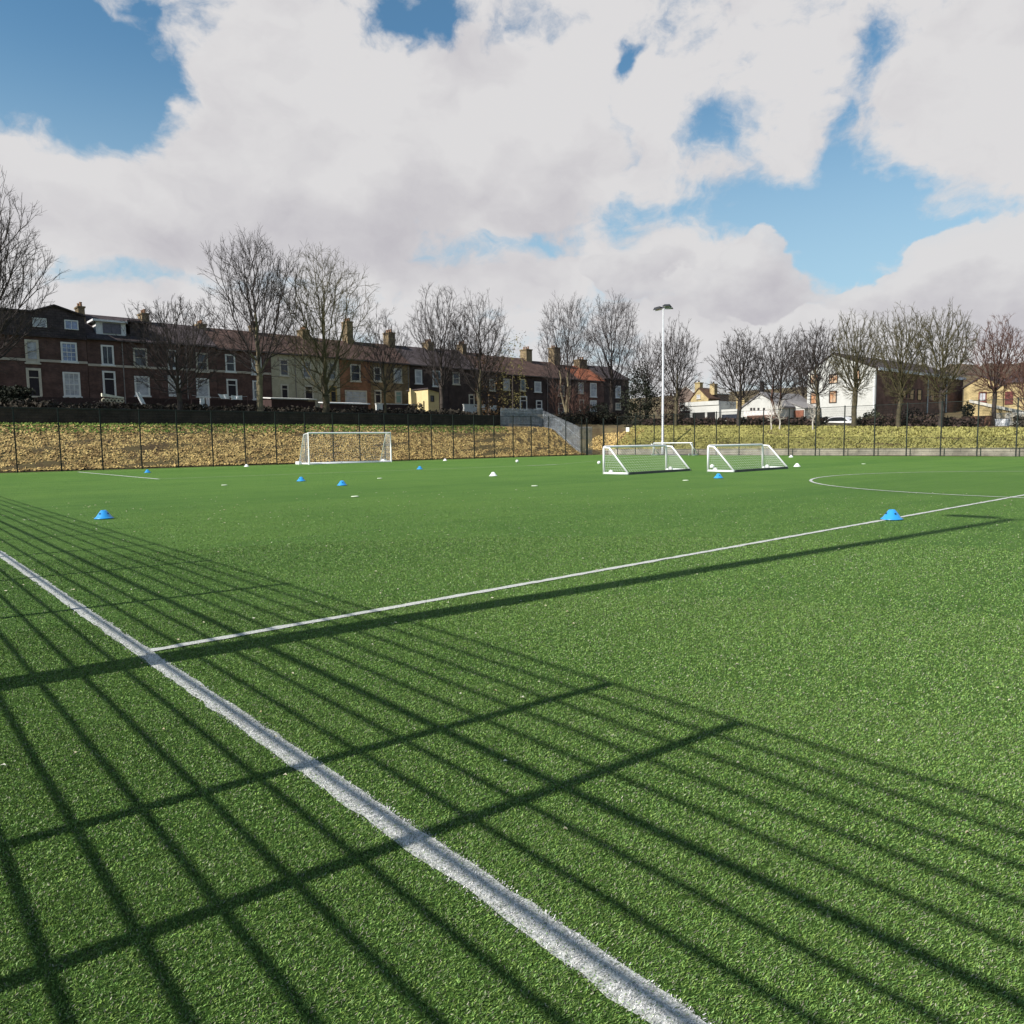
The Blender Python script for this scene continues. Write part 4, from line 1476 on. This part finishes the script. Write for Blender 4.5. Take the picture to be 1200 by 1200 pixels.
# low white building with dark openings
XL = 95.0
ww = Wall('x', XL)
a0, a1, z0, z1 = ww.rect((797, 472.5, 842.5, 495))
lb = thing('low_white_building', 'low white flat roofed building with dark garage openings', 'building', (XL, (a0 + a1) / 2, z0))
obj('wall', MB().box(XL, XL + 8, a0, a1, z0 - 1, z1), WREND, lb)
obj('parapet', MB().box(XL - .12, XL - .003, a0, a1, z1 - .55, z1 + .06), WREND, lb)
for r in ((811.7, 483.7, 826, 493), (829, 483, 838, 493), (797.5, 481.5, 808.5, 493)):
    obj('garage_opening', ww.box(MB(), *ww.rect(r), .01, .06), mat('near_black', (.012, .011, .012)), lb)
a2, a3, z2, z3 = ww.rect((843, 480, 868, 495))
obj('side_wing', MB().box(XL + .5, XL + 7, a2, a3 - .002, z2 - 1, z3), WREND, lb)
ww2 = Wall('x', XL + .5)
obj('wing_window', ww2.box(MB(), *ww2.rect((846, 486, 866, 491)), .01, .05), GLASS, lb)
obj('chimney', MB().box(XL + 2.5, XL + 3.6, a2 + 1.0, a2 + 2.4, z3, z3 + 1.6), STONE, lb)

# white gabled shed
XS = 92.0
ws_ = Wall('x', XS)
yl, zl = ws_.pt(869.6, 477)
yr, zr_ = ws_.pt(912, 477)
ya_, za_ = ws_.pt(892, 461)
gs = gable_house_x('white_shed', 'white gabled workshop with a dark chimney and small square windows', 'building', XS, 10, (yr, yl), (zl + zr_) / 2, za_, 3.0, WREND, mat('grey_roof', (.2, .19, .19)), ya_)
for px in (879.5, 883, 888, 894.5):
    window(ws_, (px, 478, px + 2, 481), gs, DKF, GLASS, 'none', .06, False)
obj('lower_band', ws_.box(MB(), *ws_.rect((872, 481.5, 909, 487)), .003, .10), mat('pinkish_white', (.70, .66, .65)), gs)
obj('lower_brick', ws_.box(MB(), *ws_.rect((876, 487.2, 909, 499)), .003, .12), BRICKW, gs)
obj('chimney', MB().box(XS + 1, XS + 1.7, *sorted((ws_.pt(885.5, 447)[0], ws_.pt(888, 447)[0])), za_ - 1.5, ws_.pt(886, 446.5)[1]), mat('black_chimney', (.03, .03, .035)), gs)
XT = 96.0
wt = Wall('x', XT)
yl, zl = wt.pt(914, 479)
yr, zr_ = wt.pt(943, 479.5)
ya_, za_ = wt.pt(923, 471.5)
gs2 = gable_house_x('white_shed', 'lower white gabled shed with red brick bay next to the tall white gable', 'building', XT, 8, (yr, yl), (zl + zr_) / 2, za_, 3.0, WREND, mat('grey_roof', (.2, .19, .19)), ya_)
obj('brick_bay', wt.box(MB(), *wt.rect((931, 481, 942, 489)), .003, .15), brickmat('red_brick', (.30, .10, .06), (.24, .08, .05), (.2, .14, .1), .24, .09), gs2)
window(wt, (924.5, 482, 930, 490), gs2, SURRW, GLASS, 'cross', .1, False)

# stone house on the far right
XH = 128.0
whx = Wall('x', XH)
yl, zl = whx.pt(1130, 452.5)
ya_, za_ = whx.pt(1151, 441.5)
yr, zr_ = whx.pt(1176, 453.5)
sh_ = gable_house_x('stone_house', 'yellow stone house with one red framed window on the far right', 'house', XH, 16, (yr, yl), (zl + zr_) / 2, za_, 4, STONE, SLATE, ya_)
window(whx, (1147, 459.5, 1156, 470.5), sh_, mat('red_frame', (.16, .05, .04)), BLIND, 'cross', .16)
a0, a1, z0, z1 = whx.rect((1176.5, 449, 1225, 480))
ah = thing('stone_annex', 'lower yellow stone building with dark red door at the right edge', 'building', (XH, (a0 + a1) / 2, z0))
obj('wall', MB().box(XH + .4, XH + 10, a0, a1, z0 - 2, z1), STONE, ah)
obj('roof', MB().prism([(XH + .1, a0 - .2, z1), (XH + 5, a0 - .2, z1 + 2.0), (XH + 10.2, a0 - .2, z1)], (0, a1 - a0 + .4, 0)), SLATE, ah)
wh2 = Wall('x', XH + .4)
obj('door', wh2.box(MB(), *wh2.rect((1172 + 6, 459, 1187, 474)), .01, .07), mat('red_door', (.14, .045, .04)), ah)

# sloping stone wall, red brick wall, white trough and railing
XR = 90.0
wr = Wall('x', XR)
pts = [wr.pt(1136, 471.5), wr.pt(1165, 478), wr.pt(1215, 488)]
rw = thing('ramp_wall', 'long yellow stone retaining wall with a pale coping sloping down to the right', 'wall', (XR, pts[1][0], 3))
obj('wall', MB().prism([(XR, pts[0][0], 2.0)] + [(XR, a, z) for a, z in pts] + [(XR, pts[2][0], 2.0)], (.5, 0, 0)), STONE, rw)
for (p_, q_) in zip(pts[:-1], pts[1:]):
    obj('coping', MB().prism([(XR - .12, p_[0], p_[1] + .01), (XR - .12, q_[0], q_[1] + .01), (XR - .12, q_[0], q_[1] + .28), (XR - .12, p_[0], p_[1] + .28)], (.8, 0, 0)), mat('pale_stone_coping', (.55, .53, .47)), rw)
XB_ = 82.0
wb = Wall('x', XB_)
a0, a1, z0, z1 = wb.rect((1127, 488.5, 1161.5, 500))
tag(obj('brick_wall', MB().box(XB_, XB_ + .35, a0, a1, z0 - .8, z1 - .03).box(XB_ - .03, XB_ + .38, a0 - .03, a1 + .03, z1 - .028, z1 + .04), brickmat('red_wall_brick', (.20, .095, .06), (.16, .075, .05), (.16, .12, .09), .3, .1)), 'low red brick wall on top of the bank by the stone ramp', 'wall')
a0, a1, z0, z1 = wb.rect((1162.5, 491, 1178, 496))
tr = thing('planter_trough', 'long white trough beside the low red brick wall', 'trough', (XB_ + 1, (a0 + a1) / 2, z0))
obj('trough_body', MB().prism([(XB_ + .8, a0 + .1, z0 - .4), (XB_ + .8, a1 - .1, z0 - .4), (XB_ + .8, a1, z1), (XB_ + .8, a0, z1)], (.7, 0, 0)), WHITE, tr)
obj('soil', MB().box(XB_ + .86, XB_ + 1.44, a0 + .08, a1 - .08, z1 + .003, z1 + .05), mat('dark_soil', (.06, .045, .03)), tr)
XQ = 86.0
wq = Wall('x', XQ)
a0, a1, z0, z1 = wq.rect((1164, 485, 1215, 496))
rl = thing('railing', 'pale upright metal railing in front of the sloping stone wall', 'railing', (XQ, (a0 + a1) / 2, z0))
mb = MB()
n = 46
for i in range(n + 1):
    y = a0 + (a1 - a0) * i / n
    mb.box(XQ, XQ + .03, y - .018, y + .018, z0 - .6, z1)
obj('bars', mb, mat('pale_metal', (.5, .5, .48)), rl)
obj('top_rail', MB().box(XQ - .02, XQ + .05, a0, a1, z1 + .002, z1 + .06), mat('pale_metal', (.5, .5, .48)), rl)


# parked white car
def car():
    X = 88.0
    w = Wall('x', X)
    a0, z0 = w.pt(994.5, 502.5)
    a1, z1 = w.pt(974.5, 490.5)
    L_, hgt = abs(a1 - a0), z1 - z0
    zg = z0
    t = thing('parked_car', 'white car parked below the white gable end', 'car', (X, (a0 + a1) / 2, zg))
    s = 4.2 / 4.2
    Ln, Hh, Wd = 4.1, 1.48, 1.7
    y0_ = (a0 + a1) / 2 - Ln / 2
    prof = [(0, .28), (0, .62), (.08, .78), (.95, .92), (1.55, 1.40), (1.9, Hh), (2.9, Hh), (3.5, 1.36), (4.0, .95), (4.1, .8), (4.1, .3)]
    body = MB().prism([(X, y0_ + a, zg + z) for a, z in prof[::-1]], (Wd, 0, 0))
    obj('body', body, mat('car_white', (.80, .80, .82), var=.03, rough=.25, spec=.6), t)
    gl = mat('car_glass', (.02, .022, .026), rough=.08, spec=.8)
    sw_ = [(1.12, .94), (1.62, 1.36), (1.92, 1.42), (2.86, 1.42), (3.42, 1.31), (3.75, .96)]
    obj('side_window', MB().prism([(X - .012, y0_ + a, zg + z) for a, z in sw_[::-1]], (.01, 0, 0)), gl, t)
    for yy in (.78, 3.32):
        wh__ = obj('wheel', MB().tube([(X - .03, y0_ + yy, zg + .31), (X + .2, y0_ + yy, zg + .31)], .31, 18), mat('tyre', (.02, .02, .02)), t)
        obj('rim', MB().tube([(X - .045, y0_ + yy, zg + .31), (X - .031, y0_ + yy, zg + .31)], .19, 14), mat('rim', (.5, .5, .52), metal=.6, rough=.3), wh__)
    obj('headlight', MB().box(X + .1, X + .4, y0_ - .015, y0_ + .05, zg + .58, zg + .72), mat('headlight', (.7, .7, .7), rough=.1), t)
    obj('tail_light', MB().box(X - .012, X + .02, y0_ + 4.0, y0_ + 4.09, zg + .62, zg + .8), mat('tail_light', (.4, .02, .02), rough=.2), t)


car()


# distant hills
def hill(label, pts, dist, m, depth=120):
    V, n = [], len(pts)
    xs = [p[0] for p in pts]
    fine = np.linspace(xs[0], xs[-1], 60)
    ys = np.interp(fine, xs, [p[1] for p in pts])
    top, foot, back = [], [], []
    for i, (px, py) in enumerate(zip(fine, ys)):
        d = ray(px, py)
        d = d / math.hypot(d[0], d[1])
        top.append(CAM + d * dist + np.array([0, 0, rng.normal(0, .5)]))
        foot.append(np.array([*(CAM + d * (dist - depth))[:2], 2.0]))
        back.append(np.array([*(CAM + d * (dist + depth))[:2], 2.0]))
    rows = [foot, [(a * .5 + b * .5) * np.array([1, 1, 1.06]) for a, b in zip(foot, top)], top, back]
    V = np.array(rows).reshape(-1, 3)
    k = len(fine)
    Fc = [(r * k + i, r * k + i + 1, (r + 1) * k + i + 1, (r + 1) * k + i) for r in range(3) for i in range(k - 1)]
    o = rawmesh('hill', V, np.array(Fc), m, smooth=True)
    structure(o)


hill('', [(1040, 470), (1085, 440), (1110, 428), (1150, 428), (1200, 424), (1260, 422), (1330, 440)], 330, mat('wooded_hill', (.12, .085, .05), col2=(.05, .04, .028), scale=.06, bump=.4))
hill('', [(560, 485), (640, 476), (740, 470), (800, 464), (870, 466), (950, 470), (1060, 466), (1120, 470)], 420, mat('far_hill', (.14, .12, .08), col2=(.08, .075, .05), scale=.03))


# ------------------------------------------------------------------ trees
def tubes(p0, p1, ra, rb, k):
    p0, p1 = np.asarray(p0), np.asarray(p1)
    d = p1 - p0
    d /= np.linalg.norm(d, axis=1)[:, None] + 1e-9
    ref = np.where(np.abs(d[:, 2:3]) < .9, np.array([[0, 0, 1.0]]), np.array([[1.0, 0, 0]]))
    a = np.cross(d, ref)
    a /= np.linalg.norm(a, axis=1)[:, None]
    b = np.cross(d, a)
    t = np.arange(k) * 2 * math.pi / k
    ring = a[:, None, :] * np.cos(t)[None, :, None] + b[:, None, :] * np.sin(t)[None, :, None]
    A = p0[:, None, :] + ring * np.asarray(ra)[:, None, None]
    B = p1[:, None, :] + ring * np.asarray(rb)[:, None, None]
    n = len(p0)
    V = np.concatenate([A, B], 1).reshape(-1, 3)
    base = (np.arange(n) * 2 * k)[:, None]
    j = np.arange(k)
    j2 = (j + 1) % k
    Fc = np.stack([base + j, base + j2, base + k + j2, base + k + j], -1).reshape(-1, 4)
    return V, Fc


BARK = mat('bark_dark', (.075, .058, .048), col2=(.034, .027, .025), scale=2.5, bump=.4)
BARKP = mat('bark_pale', (.24, .20, .12), col2=(.10, .08, .055), scale=2.0, bump=.4)
BARKG = mat('bark_green', (.12, .098, .055), col2=(.045, .038, .028), scale=2.0, bump=.4)
TWIG = mat('twigs_dark', (.042, .033, .031), var=.3, scale=1.5)
TWIGG = mat('twigs_olive', (.082, .070, .036), var=.3, scale=1.5)
TWIGR = mat('twigs_red', (.105, .055, .042), var=.3, scale=1.5)
BIRCH = mat('birch_bark', (.55, .50, .45), var=.2, scale=3)


def tree(label, base, h, rx, fork, tr, n=900, bf=.58, shape='round', seed=0, bark=BARK, twig=TWIG, lean=(0, 0), name='bare_tree', tw=3, ry=None, group='bare trees around the pitch', zc=None, stems=1, limbs=None, lead_f=None):
    rg = np.random.default_rng(seed + 100)
    ry = ry or rx
    t = thing(name, label, 'tree', base, group)
    top = h
    # crown envelope
    n = int(n * .92)
    m_ = n * 3
    d = rg.normal(0, 1, (m_, 3))
    d /= np.linalg.norm(d, axis=1)[:, None]
    r = rg.random(m_) ** .40
    cb = fork * .75
    cz = cb + (top - cb) * (zc if zc else .5)
    up_, dn_ = top - cz, cz - cb
    p = d * r[:, None]
    p[:, 0] *= rx
    p[:, 1] *= ry
    lump = 1 + .10 * np.sin(4 * np.arctan2(d[:, 1], d[:, 0]) + seed) + .08 * np.sin(9 * d[:, 2] + seed)
    p[:, :2] *= lump[:, None]
    p[:, 2] = np.where(p[:, 2] > 0, p[:, 2] * up_ * lump, p[:, 2] * dn_) + cz
    zz = np.clip((p[:, 2] - cb) / (top - cb), 0, 1)
    if shape == 'vase':
        p[:, :2] *= (.35 + .75 * zz ** .7)[:, None]
    elif shape == 'spire':
        p[:, :2] *= (1.15 - .6 * zz)[:, None]
    p = p[:n]
    p[:, 0] += lean[0] * (p[:, 2] / h)
    p[:, 1] += lean[1] * (p[:, 2] / h)
    # trunk nodes
    nodes, par, plen = [np.zeros(3)], [-1], [0.0]
    for sidx in range(stems):
        prev = 0
        kk = max(3, int(fork / .8))
        oa = sidx * 2.4 + seed
        spread = 0 if stems == 1 else .9
        for i in range(1, kk + 1):
            u = i / kk
            q = np.array([lean[0] * u * fork / h + rg.normal(0, .05) + spread * u * math.cos(oa), lean[1] * u * fork / h + rg.normal(0, .05) + spread * u * math.sin(oa), fork * u])
            nodes.append(q)
            par.append(prev)
            plen.append(plen[prev] + np.linalg.norm(q - nodes[prev]))
            prev = len(nodes) - 1
    base_n = len(nodes)
    ch = top - fork
    for sidx in range(stems):
        tip = base_n - 1 - (stems - 1 - sidx) * max(3, int(fork / .8))
        lead = [tip]
        lh = ch * (lead_f if lead_f else rg.uniform(.45, .8)) * (1 if stems == 1 else .7)
        kk = max(3, int(lh / .9))
        org = nodes[tip]
        for i in range(1, kk + 1):
            u = i / kk
            q = org + np.array([rg.normal(0, .10) + lean[0] * u * lh / h, rg.normal(0, .10) + lean[1] * u * lh / h, lh * u])
            nodes.append(q)
            par.append(lead[-1])
            plen.append(plen[lead[-1]] + lh / kk)
            lead.append(len(nodes) - 1)
        nl = max(3, int(round((limbs or rg.integers(6, 10)) / stems)))
        for k in range(nl):
            u = (k + rg.uniform(.1, .9)) / nl
            st = lead[min(len(lead) - 1, int(u * .75 * len(lead)))]
            aa = k * 2.399 + seed + rg.normal(0, .25)
            el_ = math.radians(18 + 48 * u + rg.normal(0, 7))
            o_ = nodes[st]
            dirv = np.array([math.cos(aa) * math.cos(el_), math.sin(aa) * math.cos(el_), math.sin(el_)])
            ex_ = np.array([rx, ry, (top - cz)])
            tgt = np.array([lean[0], lean[1], cz]) + dirv * ex_ * rg.uniform(.62, .85)
            mid = o_ + np.array([(tgt[0] - o_[0]) * .62, (tgt[1] - o_[1]) * .62, (tgt[2] - o_[2]) * .36])
            pv = st
            ns_ = max(4, int(np.linalg.norm(tgt - o_) / .75))
            for i in range(1, ns_ + 1):
                t_ = i / ns_
                q = (1 - t_) ** 2 * o_ + 2 * t_ * (1 - t_) * mid + t_ ** 2 * tgt + rg.normal(0, .07, 3)
                nodes.append(q)
                par.append(pv)
                plen.append(plen[pv] + np.linalg.norm(q - nodes[pv]))
                pv = len(nodes) - 1
    nt_ = len(nodes)
    P_ = np.array(nodes + list(p))
    N_ = len(P_)
    par = par + [-1] * (N_ - nt_)
    pl = np.array(plen + [0.0] * (N_ - nt_))
    best = np.full(N_, 1e9)
    bp = np.full(N_, -1)
    todo = np.ones(N_, bool)
    todo[:nt_] = False
    sc_ = np.array([1.0, 1.0, .85])

    def relax(i, extra=0.0):
        dist = np.linalg.norm((P_ - P_[i]) * sc_, axis=1)
        back = (P_[i][2] - P_[:, 2]).clip(0) * .9
        c = dist + bf * pl[i] + back + extra
        k = todo & (c < best)
        best[k] = c[k]
        bp[k] = i
    for i in range(1, nt_):
        if P_[i][2] >= fork * .8:
            relax(i)
    order = list(range(nt_))
    while todo.any():
        i = int(np.argmin(np.where(todo, best, 1e9)))
        todo[i] = False
        par[i] = int(bp[i])
        pl[i] = pl[par[i]] + np.linalg.norm(P_[i] - P_[par[i]])
        order.append(i)
        relax(i)
    par = np.array(par)
    # smooth directions a little: pull nodes towards the line of parent and child mean
    cnt = np.zeros(N_)
    for i in order[::-1]:
        cnt[i] = max(cnt[i], 1)
        if par[i] >= 0:
            cnt[par[i]] += cnt[i]
    kids = np.zeros((N_, 3))
    kw = np.zeros(N_)
    for i in order[nt_:]:
        kids[par[i]] += P_[i] * cnt[i]
        kw[par[i]] += cnt[i]
    for _ in range(2):
        kids[:] = 0
        for i in order[nt_:]:
            kids[par[i]] += P_[i] * cnt[i]
        Q = P_.copy()
        for i in order[nt_:]:
            if kw[i] > 0:
                Q[i] = P_[i] * .5 + .25 * P_[par[i]] + .25 * kids[i] / kw[i]
        P_ = Q
    rtip = .015
    ex = math.log(tr / rtip) / math.log(max(10, cnt[0]))
    rad = rtip * cnt ** ex
    idx = np.array([i for i in order if par[i] >= 0])
    ra = np.minimum(rad[par[idx]], rad[idx] * 1.25)
    rb = rad[idx]
    big = (rad[idx] > tr * .34) | (idx < base_n)
    ra = np.where(idx < base_n, rad[par[idx]], ra)
    # root flare
    ra = np.where(P_[par[idx]][:, 2] < .1, ra * 1.25, ra)
    V, Fc = tubes(P_[par[idx[big]]], P_[idx[big]], ra[big], rb[big], 9)
    rawmesh('trunk', V, Fc, bark, t, smooth=True, local=True)
    sm = ~big
    V1, F1 = tubes(P_[par[idx[sm]]], P_[idx[sm]], ra[sm], rb[sm], 4)
    # twigs
    src = np.array([i for i in order[nt_:] if cnt[i] <= 4])
    a_, b_ = [], []
    for k in range(tw):
        o_ = P_[src]
        dr = P_[src] - P_[par[src]]
        dr /= np.linalg.norm(dr, axis=1)[:, None] + 1e-6
        dd = dr + rg.normal(0, .38, dr.shape) + np.array([0, 0, .08])
        dd /= np.linalg.norm(dd, axis=1)[:, None]
        ln = rg.uniform(.35, .95, len(src))[:, None] * (h / 14)
        e = o_ + dd * ln
        a_.append(o_)
        b_.append(e)
        # side shoot
        m2 = o_ + dd * ln * .5
        d2 = dd + rg.normal(0, .6, dd.shape)
        d2 /= np.linalg.norm(d2, axis=1)[:, None]
        a_.append(m2)
        b_.append(m2 + d2 * ln * .5)
    a_, b_ = np.concatenate(a_), np.concatenate(b_)
    V2, F2 = tubes(a_, b_, np.full(len(a_), .0125), np.full(len(a_), .006), 3)
    rawmesh('crown', np.concatenate([V1, V2]), np.concatenate([F1, F2 + len(V1)]), twig, t, local=True)
    return t


def tree_at(label, px, pyb, pyt, wpx, plane, **kw):
    ax, val = plane
    b = at(px, pyb, ax, val)
    tp = at(px, pyt, ax, val)
    dist = float((b - CAM) @ fw)
    zb_ = float(terrain(b[0], b[1]))
    rx = wpx / 2 * dist / F_PX
    return tree(label, (b[0], b[1], zb_ - .1), tp[2] - zb_, rx, **kw)


LB, RB = (1, 66.2), (0, 73.4)
tree_at('large dark bare tree cut off by the left edge of the photo', -16, 490, 205, 150, (1, 66.8), fork=5.0, tr=.42, n=1500, seed=1, shape='round')
tree_at('low spreading bare tree in front of the dark brick houses at left', 211, 490, 347, 112, LB, fork=2.6, tr=.22, n=1100, seed=2, tw=3, zc=.5)
tree_at('tall slender bare tree with a pale green trunk left of the full size goal', 306, 493, 273, 108, LB, fork=5.5, tr=.30, n=1100, seed=3, bark=BARKP, shape='round', zc=.55)
tree_at('broad olive tinged bare tree with forked trunk directly behind the full size goal', 383, 497, 291, 112, LB, fork=2.8, tr=.36, n=1400, seed=4, twig=TWIGG, bark=BARKG, shape='round', bf=.42, zc=.55, tw=3)
tree_at('thin small bare tree with a crooked stem right of the broad olive tree', 452, 497, 366, 66, LB, fork=3.4, tr=.13, n=500, seed=5, bark=BARKG, twig=TWIG)
tree_at('dark bare tree with wide fan of branches above the yellow outhouse', 518, 488, 339, 84, (1, 70), fork=4.5, tr=.26, n=950, seed=6, shape='vase')
tree_at('bare tree with brown ivy on its trunk left of the yellow green bush', 562, 488, 347, 80, LB, fork=4.5, tr=.27, n=950, seed=7, bark=BARKG)
tree_at('pale multi stemmed bare tree with a rounded fan crown behind the palisade fence', 664, 480, 346, 68, (1, 69), fork=4.0, tr=.26, n=1000, seed=8, stems=3, bark=BARKP, twig=TWIG, shape='round')
tree_at('tall narrow bare tree with a dark trunk at the right end of the terrace', 717, 490, 340, 66, (1, 68), fork=5.5, tr=.34, n=1000, seed=9, shape='round', zc=.5)
tree_at('small bare tree behind the dark evergreen bush left of the floodlight', 757, 490, 393, 52, (0, 76), fork=3.0, tr=.17, n=600, seed=10)
tree_at('bare tree with brown trunk just right of the floodlight mast', 792, 492, 377, 54, RB, fork=3.2, tr=.2, n=800, seed=11, bark=BARKG, zc=.5)
tree_at('round crowned bare tree in front of the low white building', 866, 498, 387, 68, RB, fork=3.0, tr=.23, n=1000, seed=12, zc=.5)
tree_at('bare tree with reddish trunk base in front of the white gabled workshop', 912, 500, 388, 66, (0, 75), fork=3.0, tr=.2, n=850, seed=13, bark=TWIGR, stems=2)
tree_at('leaning bare tree in front of the left edge of the tall white gable', 960, 501, 377, 62, RB, fork=3.4, tr=.19, n=800, seed=14, bark=BARKG, lean=(-.2, .6))
tree_at('stout bare tree with green mossy trunk in front of the white gable', 1001, 501, 364, 76, RB, fork=3.6, tr=.25, n=800, seed=15, bark=BARKG, twig=TWIGG, shape='vase')
tree_at('bare tree with broad vase crown in front of the brown brick flank', 1053, 500, 359, 74, RB, fork=3.0, tr=.21, n=820, seed=16, shape='vase', twig=TWIGG, bark=BARKG)
tree_at('bare tree with dense olive crown right of the brown brick flank middle', 1102, 499, 359, 82, RB, fork=3.2, tr=.22, n=900, seed=17, shape='vase', twig=TWIGG)
tree_at('reddish brown bare tree in front of the yellow stone house', 1164, 492, 373, 66, (0, 84), fork=3.4, tr=.2, n=800, seed=18, twig=TWIGR, bark=BARK)
tree_at('dense reddish bare bush cut off by the right edge', 1214, 497, 395, 72, (0, 80), fork=1.4, tr=.16, n=900, seed=19, twig=TWIGR, bark=TWIGR, stems=3, name='bare_bush', group=None)
tree_at('slender bare tree far behind between the workshop and white gable', 940, 495, 395, 48, (0, 108), fork=3.0, tr=.16, n=600, seed=20)
# birch saplings
for (px, pt, lab, sd) in ((904, 470, 'white birch sapling with a forked stem on the grass bank', 31), (913.5, 465, 'straight white birch sapling right of the forked one', 32), (952.5, 470, 'white birch sapling below the left edge of the tall white gable', 33)):
    tree_at(lab, px, 506, pt, 16, (0, 71.9), fork=1.2, tr=.075, n=60, seed=sd, bark=BIRCH, twig=BIRCH, name='birch_sapling', group='birch saplings on the right bank', tw=1)
# red stemmed saplings behind the palisade
for k, (px, pt) in enumerate(((652, 440), (672, 448), (684, 455))):
    tree_at(('brown sapling left of the pale multi stemmed tree', 'red stemmed sapling right of the pale multi stemmed tree', 'short red stemmed sapling in front of the orange roofed house')[k], px, 485, pt, 22, (1, 66.5), fork=1.6, tr=.07, n=140, seed=40 + k, bark=TWIGR, twig=TWIGR, name='sapling', group='red saplings behind the palisade', tw=2)


# evergreen and shrubs
def bush(name, label, px, pyb, pyt, wpx, plane, m, seed, n=2500, size=.16, trunk=True):
    ax, val = plane
    b = at(px, pyb, ax, val)
    tp = at(px, pyt, ax, val)
    dist = float((b - CAM) @ fw)
    z0 = float(terrain(b[0], b[1]))
    h = tp[2] - z0
    rx = wpx / 2 * dist / F_PX
    t = thing(name, label, 'bush' if name != 'evergreen_tree' else 'tree', (b[0], b[1], z0))
    obj('trunk', MB().tube([(b[0], b[1], z0 - .1), (b[0] + .05, b[1], z0 + h * .5)], [.14, .07], 7), BARK, t)
    leafy('crown', '', '', b[0], b[1], z0, rx, rx, h * .56, n, size, m, seed=seed, thing_parent=t)


EVER = mat('evergreen', (.030, .036, .020), col2=(.010, .011, .009), scale=2, attr='shade')
OLIVE = mat('olive_leaf', (.22, .19, .06), col2=(.07, .06, .025), scale=2, attr='shade')
IVYB = mat('brown_ivy', (.17, .10, .04), col2=(.05, .03, .018), scale=2, attr='shade')
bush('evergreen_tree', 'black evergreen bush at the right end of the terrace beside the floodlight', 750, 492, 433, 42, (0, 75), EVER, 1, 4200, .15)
bush('shrub', 'dark red brown shrub right of the floodlight mast', 790, 494, 459, 36, (0, 75.5), BROWNH, 2, 2600, .12)
bush('shrub', 'yellow green leafy bush left of the terrace chimneys in front of the roofs', 601, 478, 392, 40, (1, 76), OLIVE, 3, 900, .13)
bush('shrub', 'brown ivy mass clinging round the trunk above the broken white wall', 573, 486, 405, 40, (1, 67), IVYB, 4, 1100, .15)
bush('shrub', 'dark hollow bush at the top of the sloping stone wall', 1134, 489, 470, 14, (0, 83), EVER, 5, 900, .12)
bush('shrub', 'dark bush in front of the brown brick flank', 1066, 500, 480, 60, (0, 76.5), BROWNH, 6, 2200, .13)
bush('shrub', 'mossy green shrub between car and flank', 1022, 500, 483, 30, (0, 76), mat('moss_shrub', (.10, .10, .05), col2=(.03, .03, .02), attr='shade'), 7, 1300, .12)
bush('shrub', 'dark shrub left of the yellow outhouse', 488, 489, 474, 26, (1, 69.5), HEDGE, 8, 1200, .12)
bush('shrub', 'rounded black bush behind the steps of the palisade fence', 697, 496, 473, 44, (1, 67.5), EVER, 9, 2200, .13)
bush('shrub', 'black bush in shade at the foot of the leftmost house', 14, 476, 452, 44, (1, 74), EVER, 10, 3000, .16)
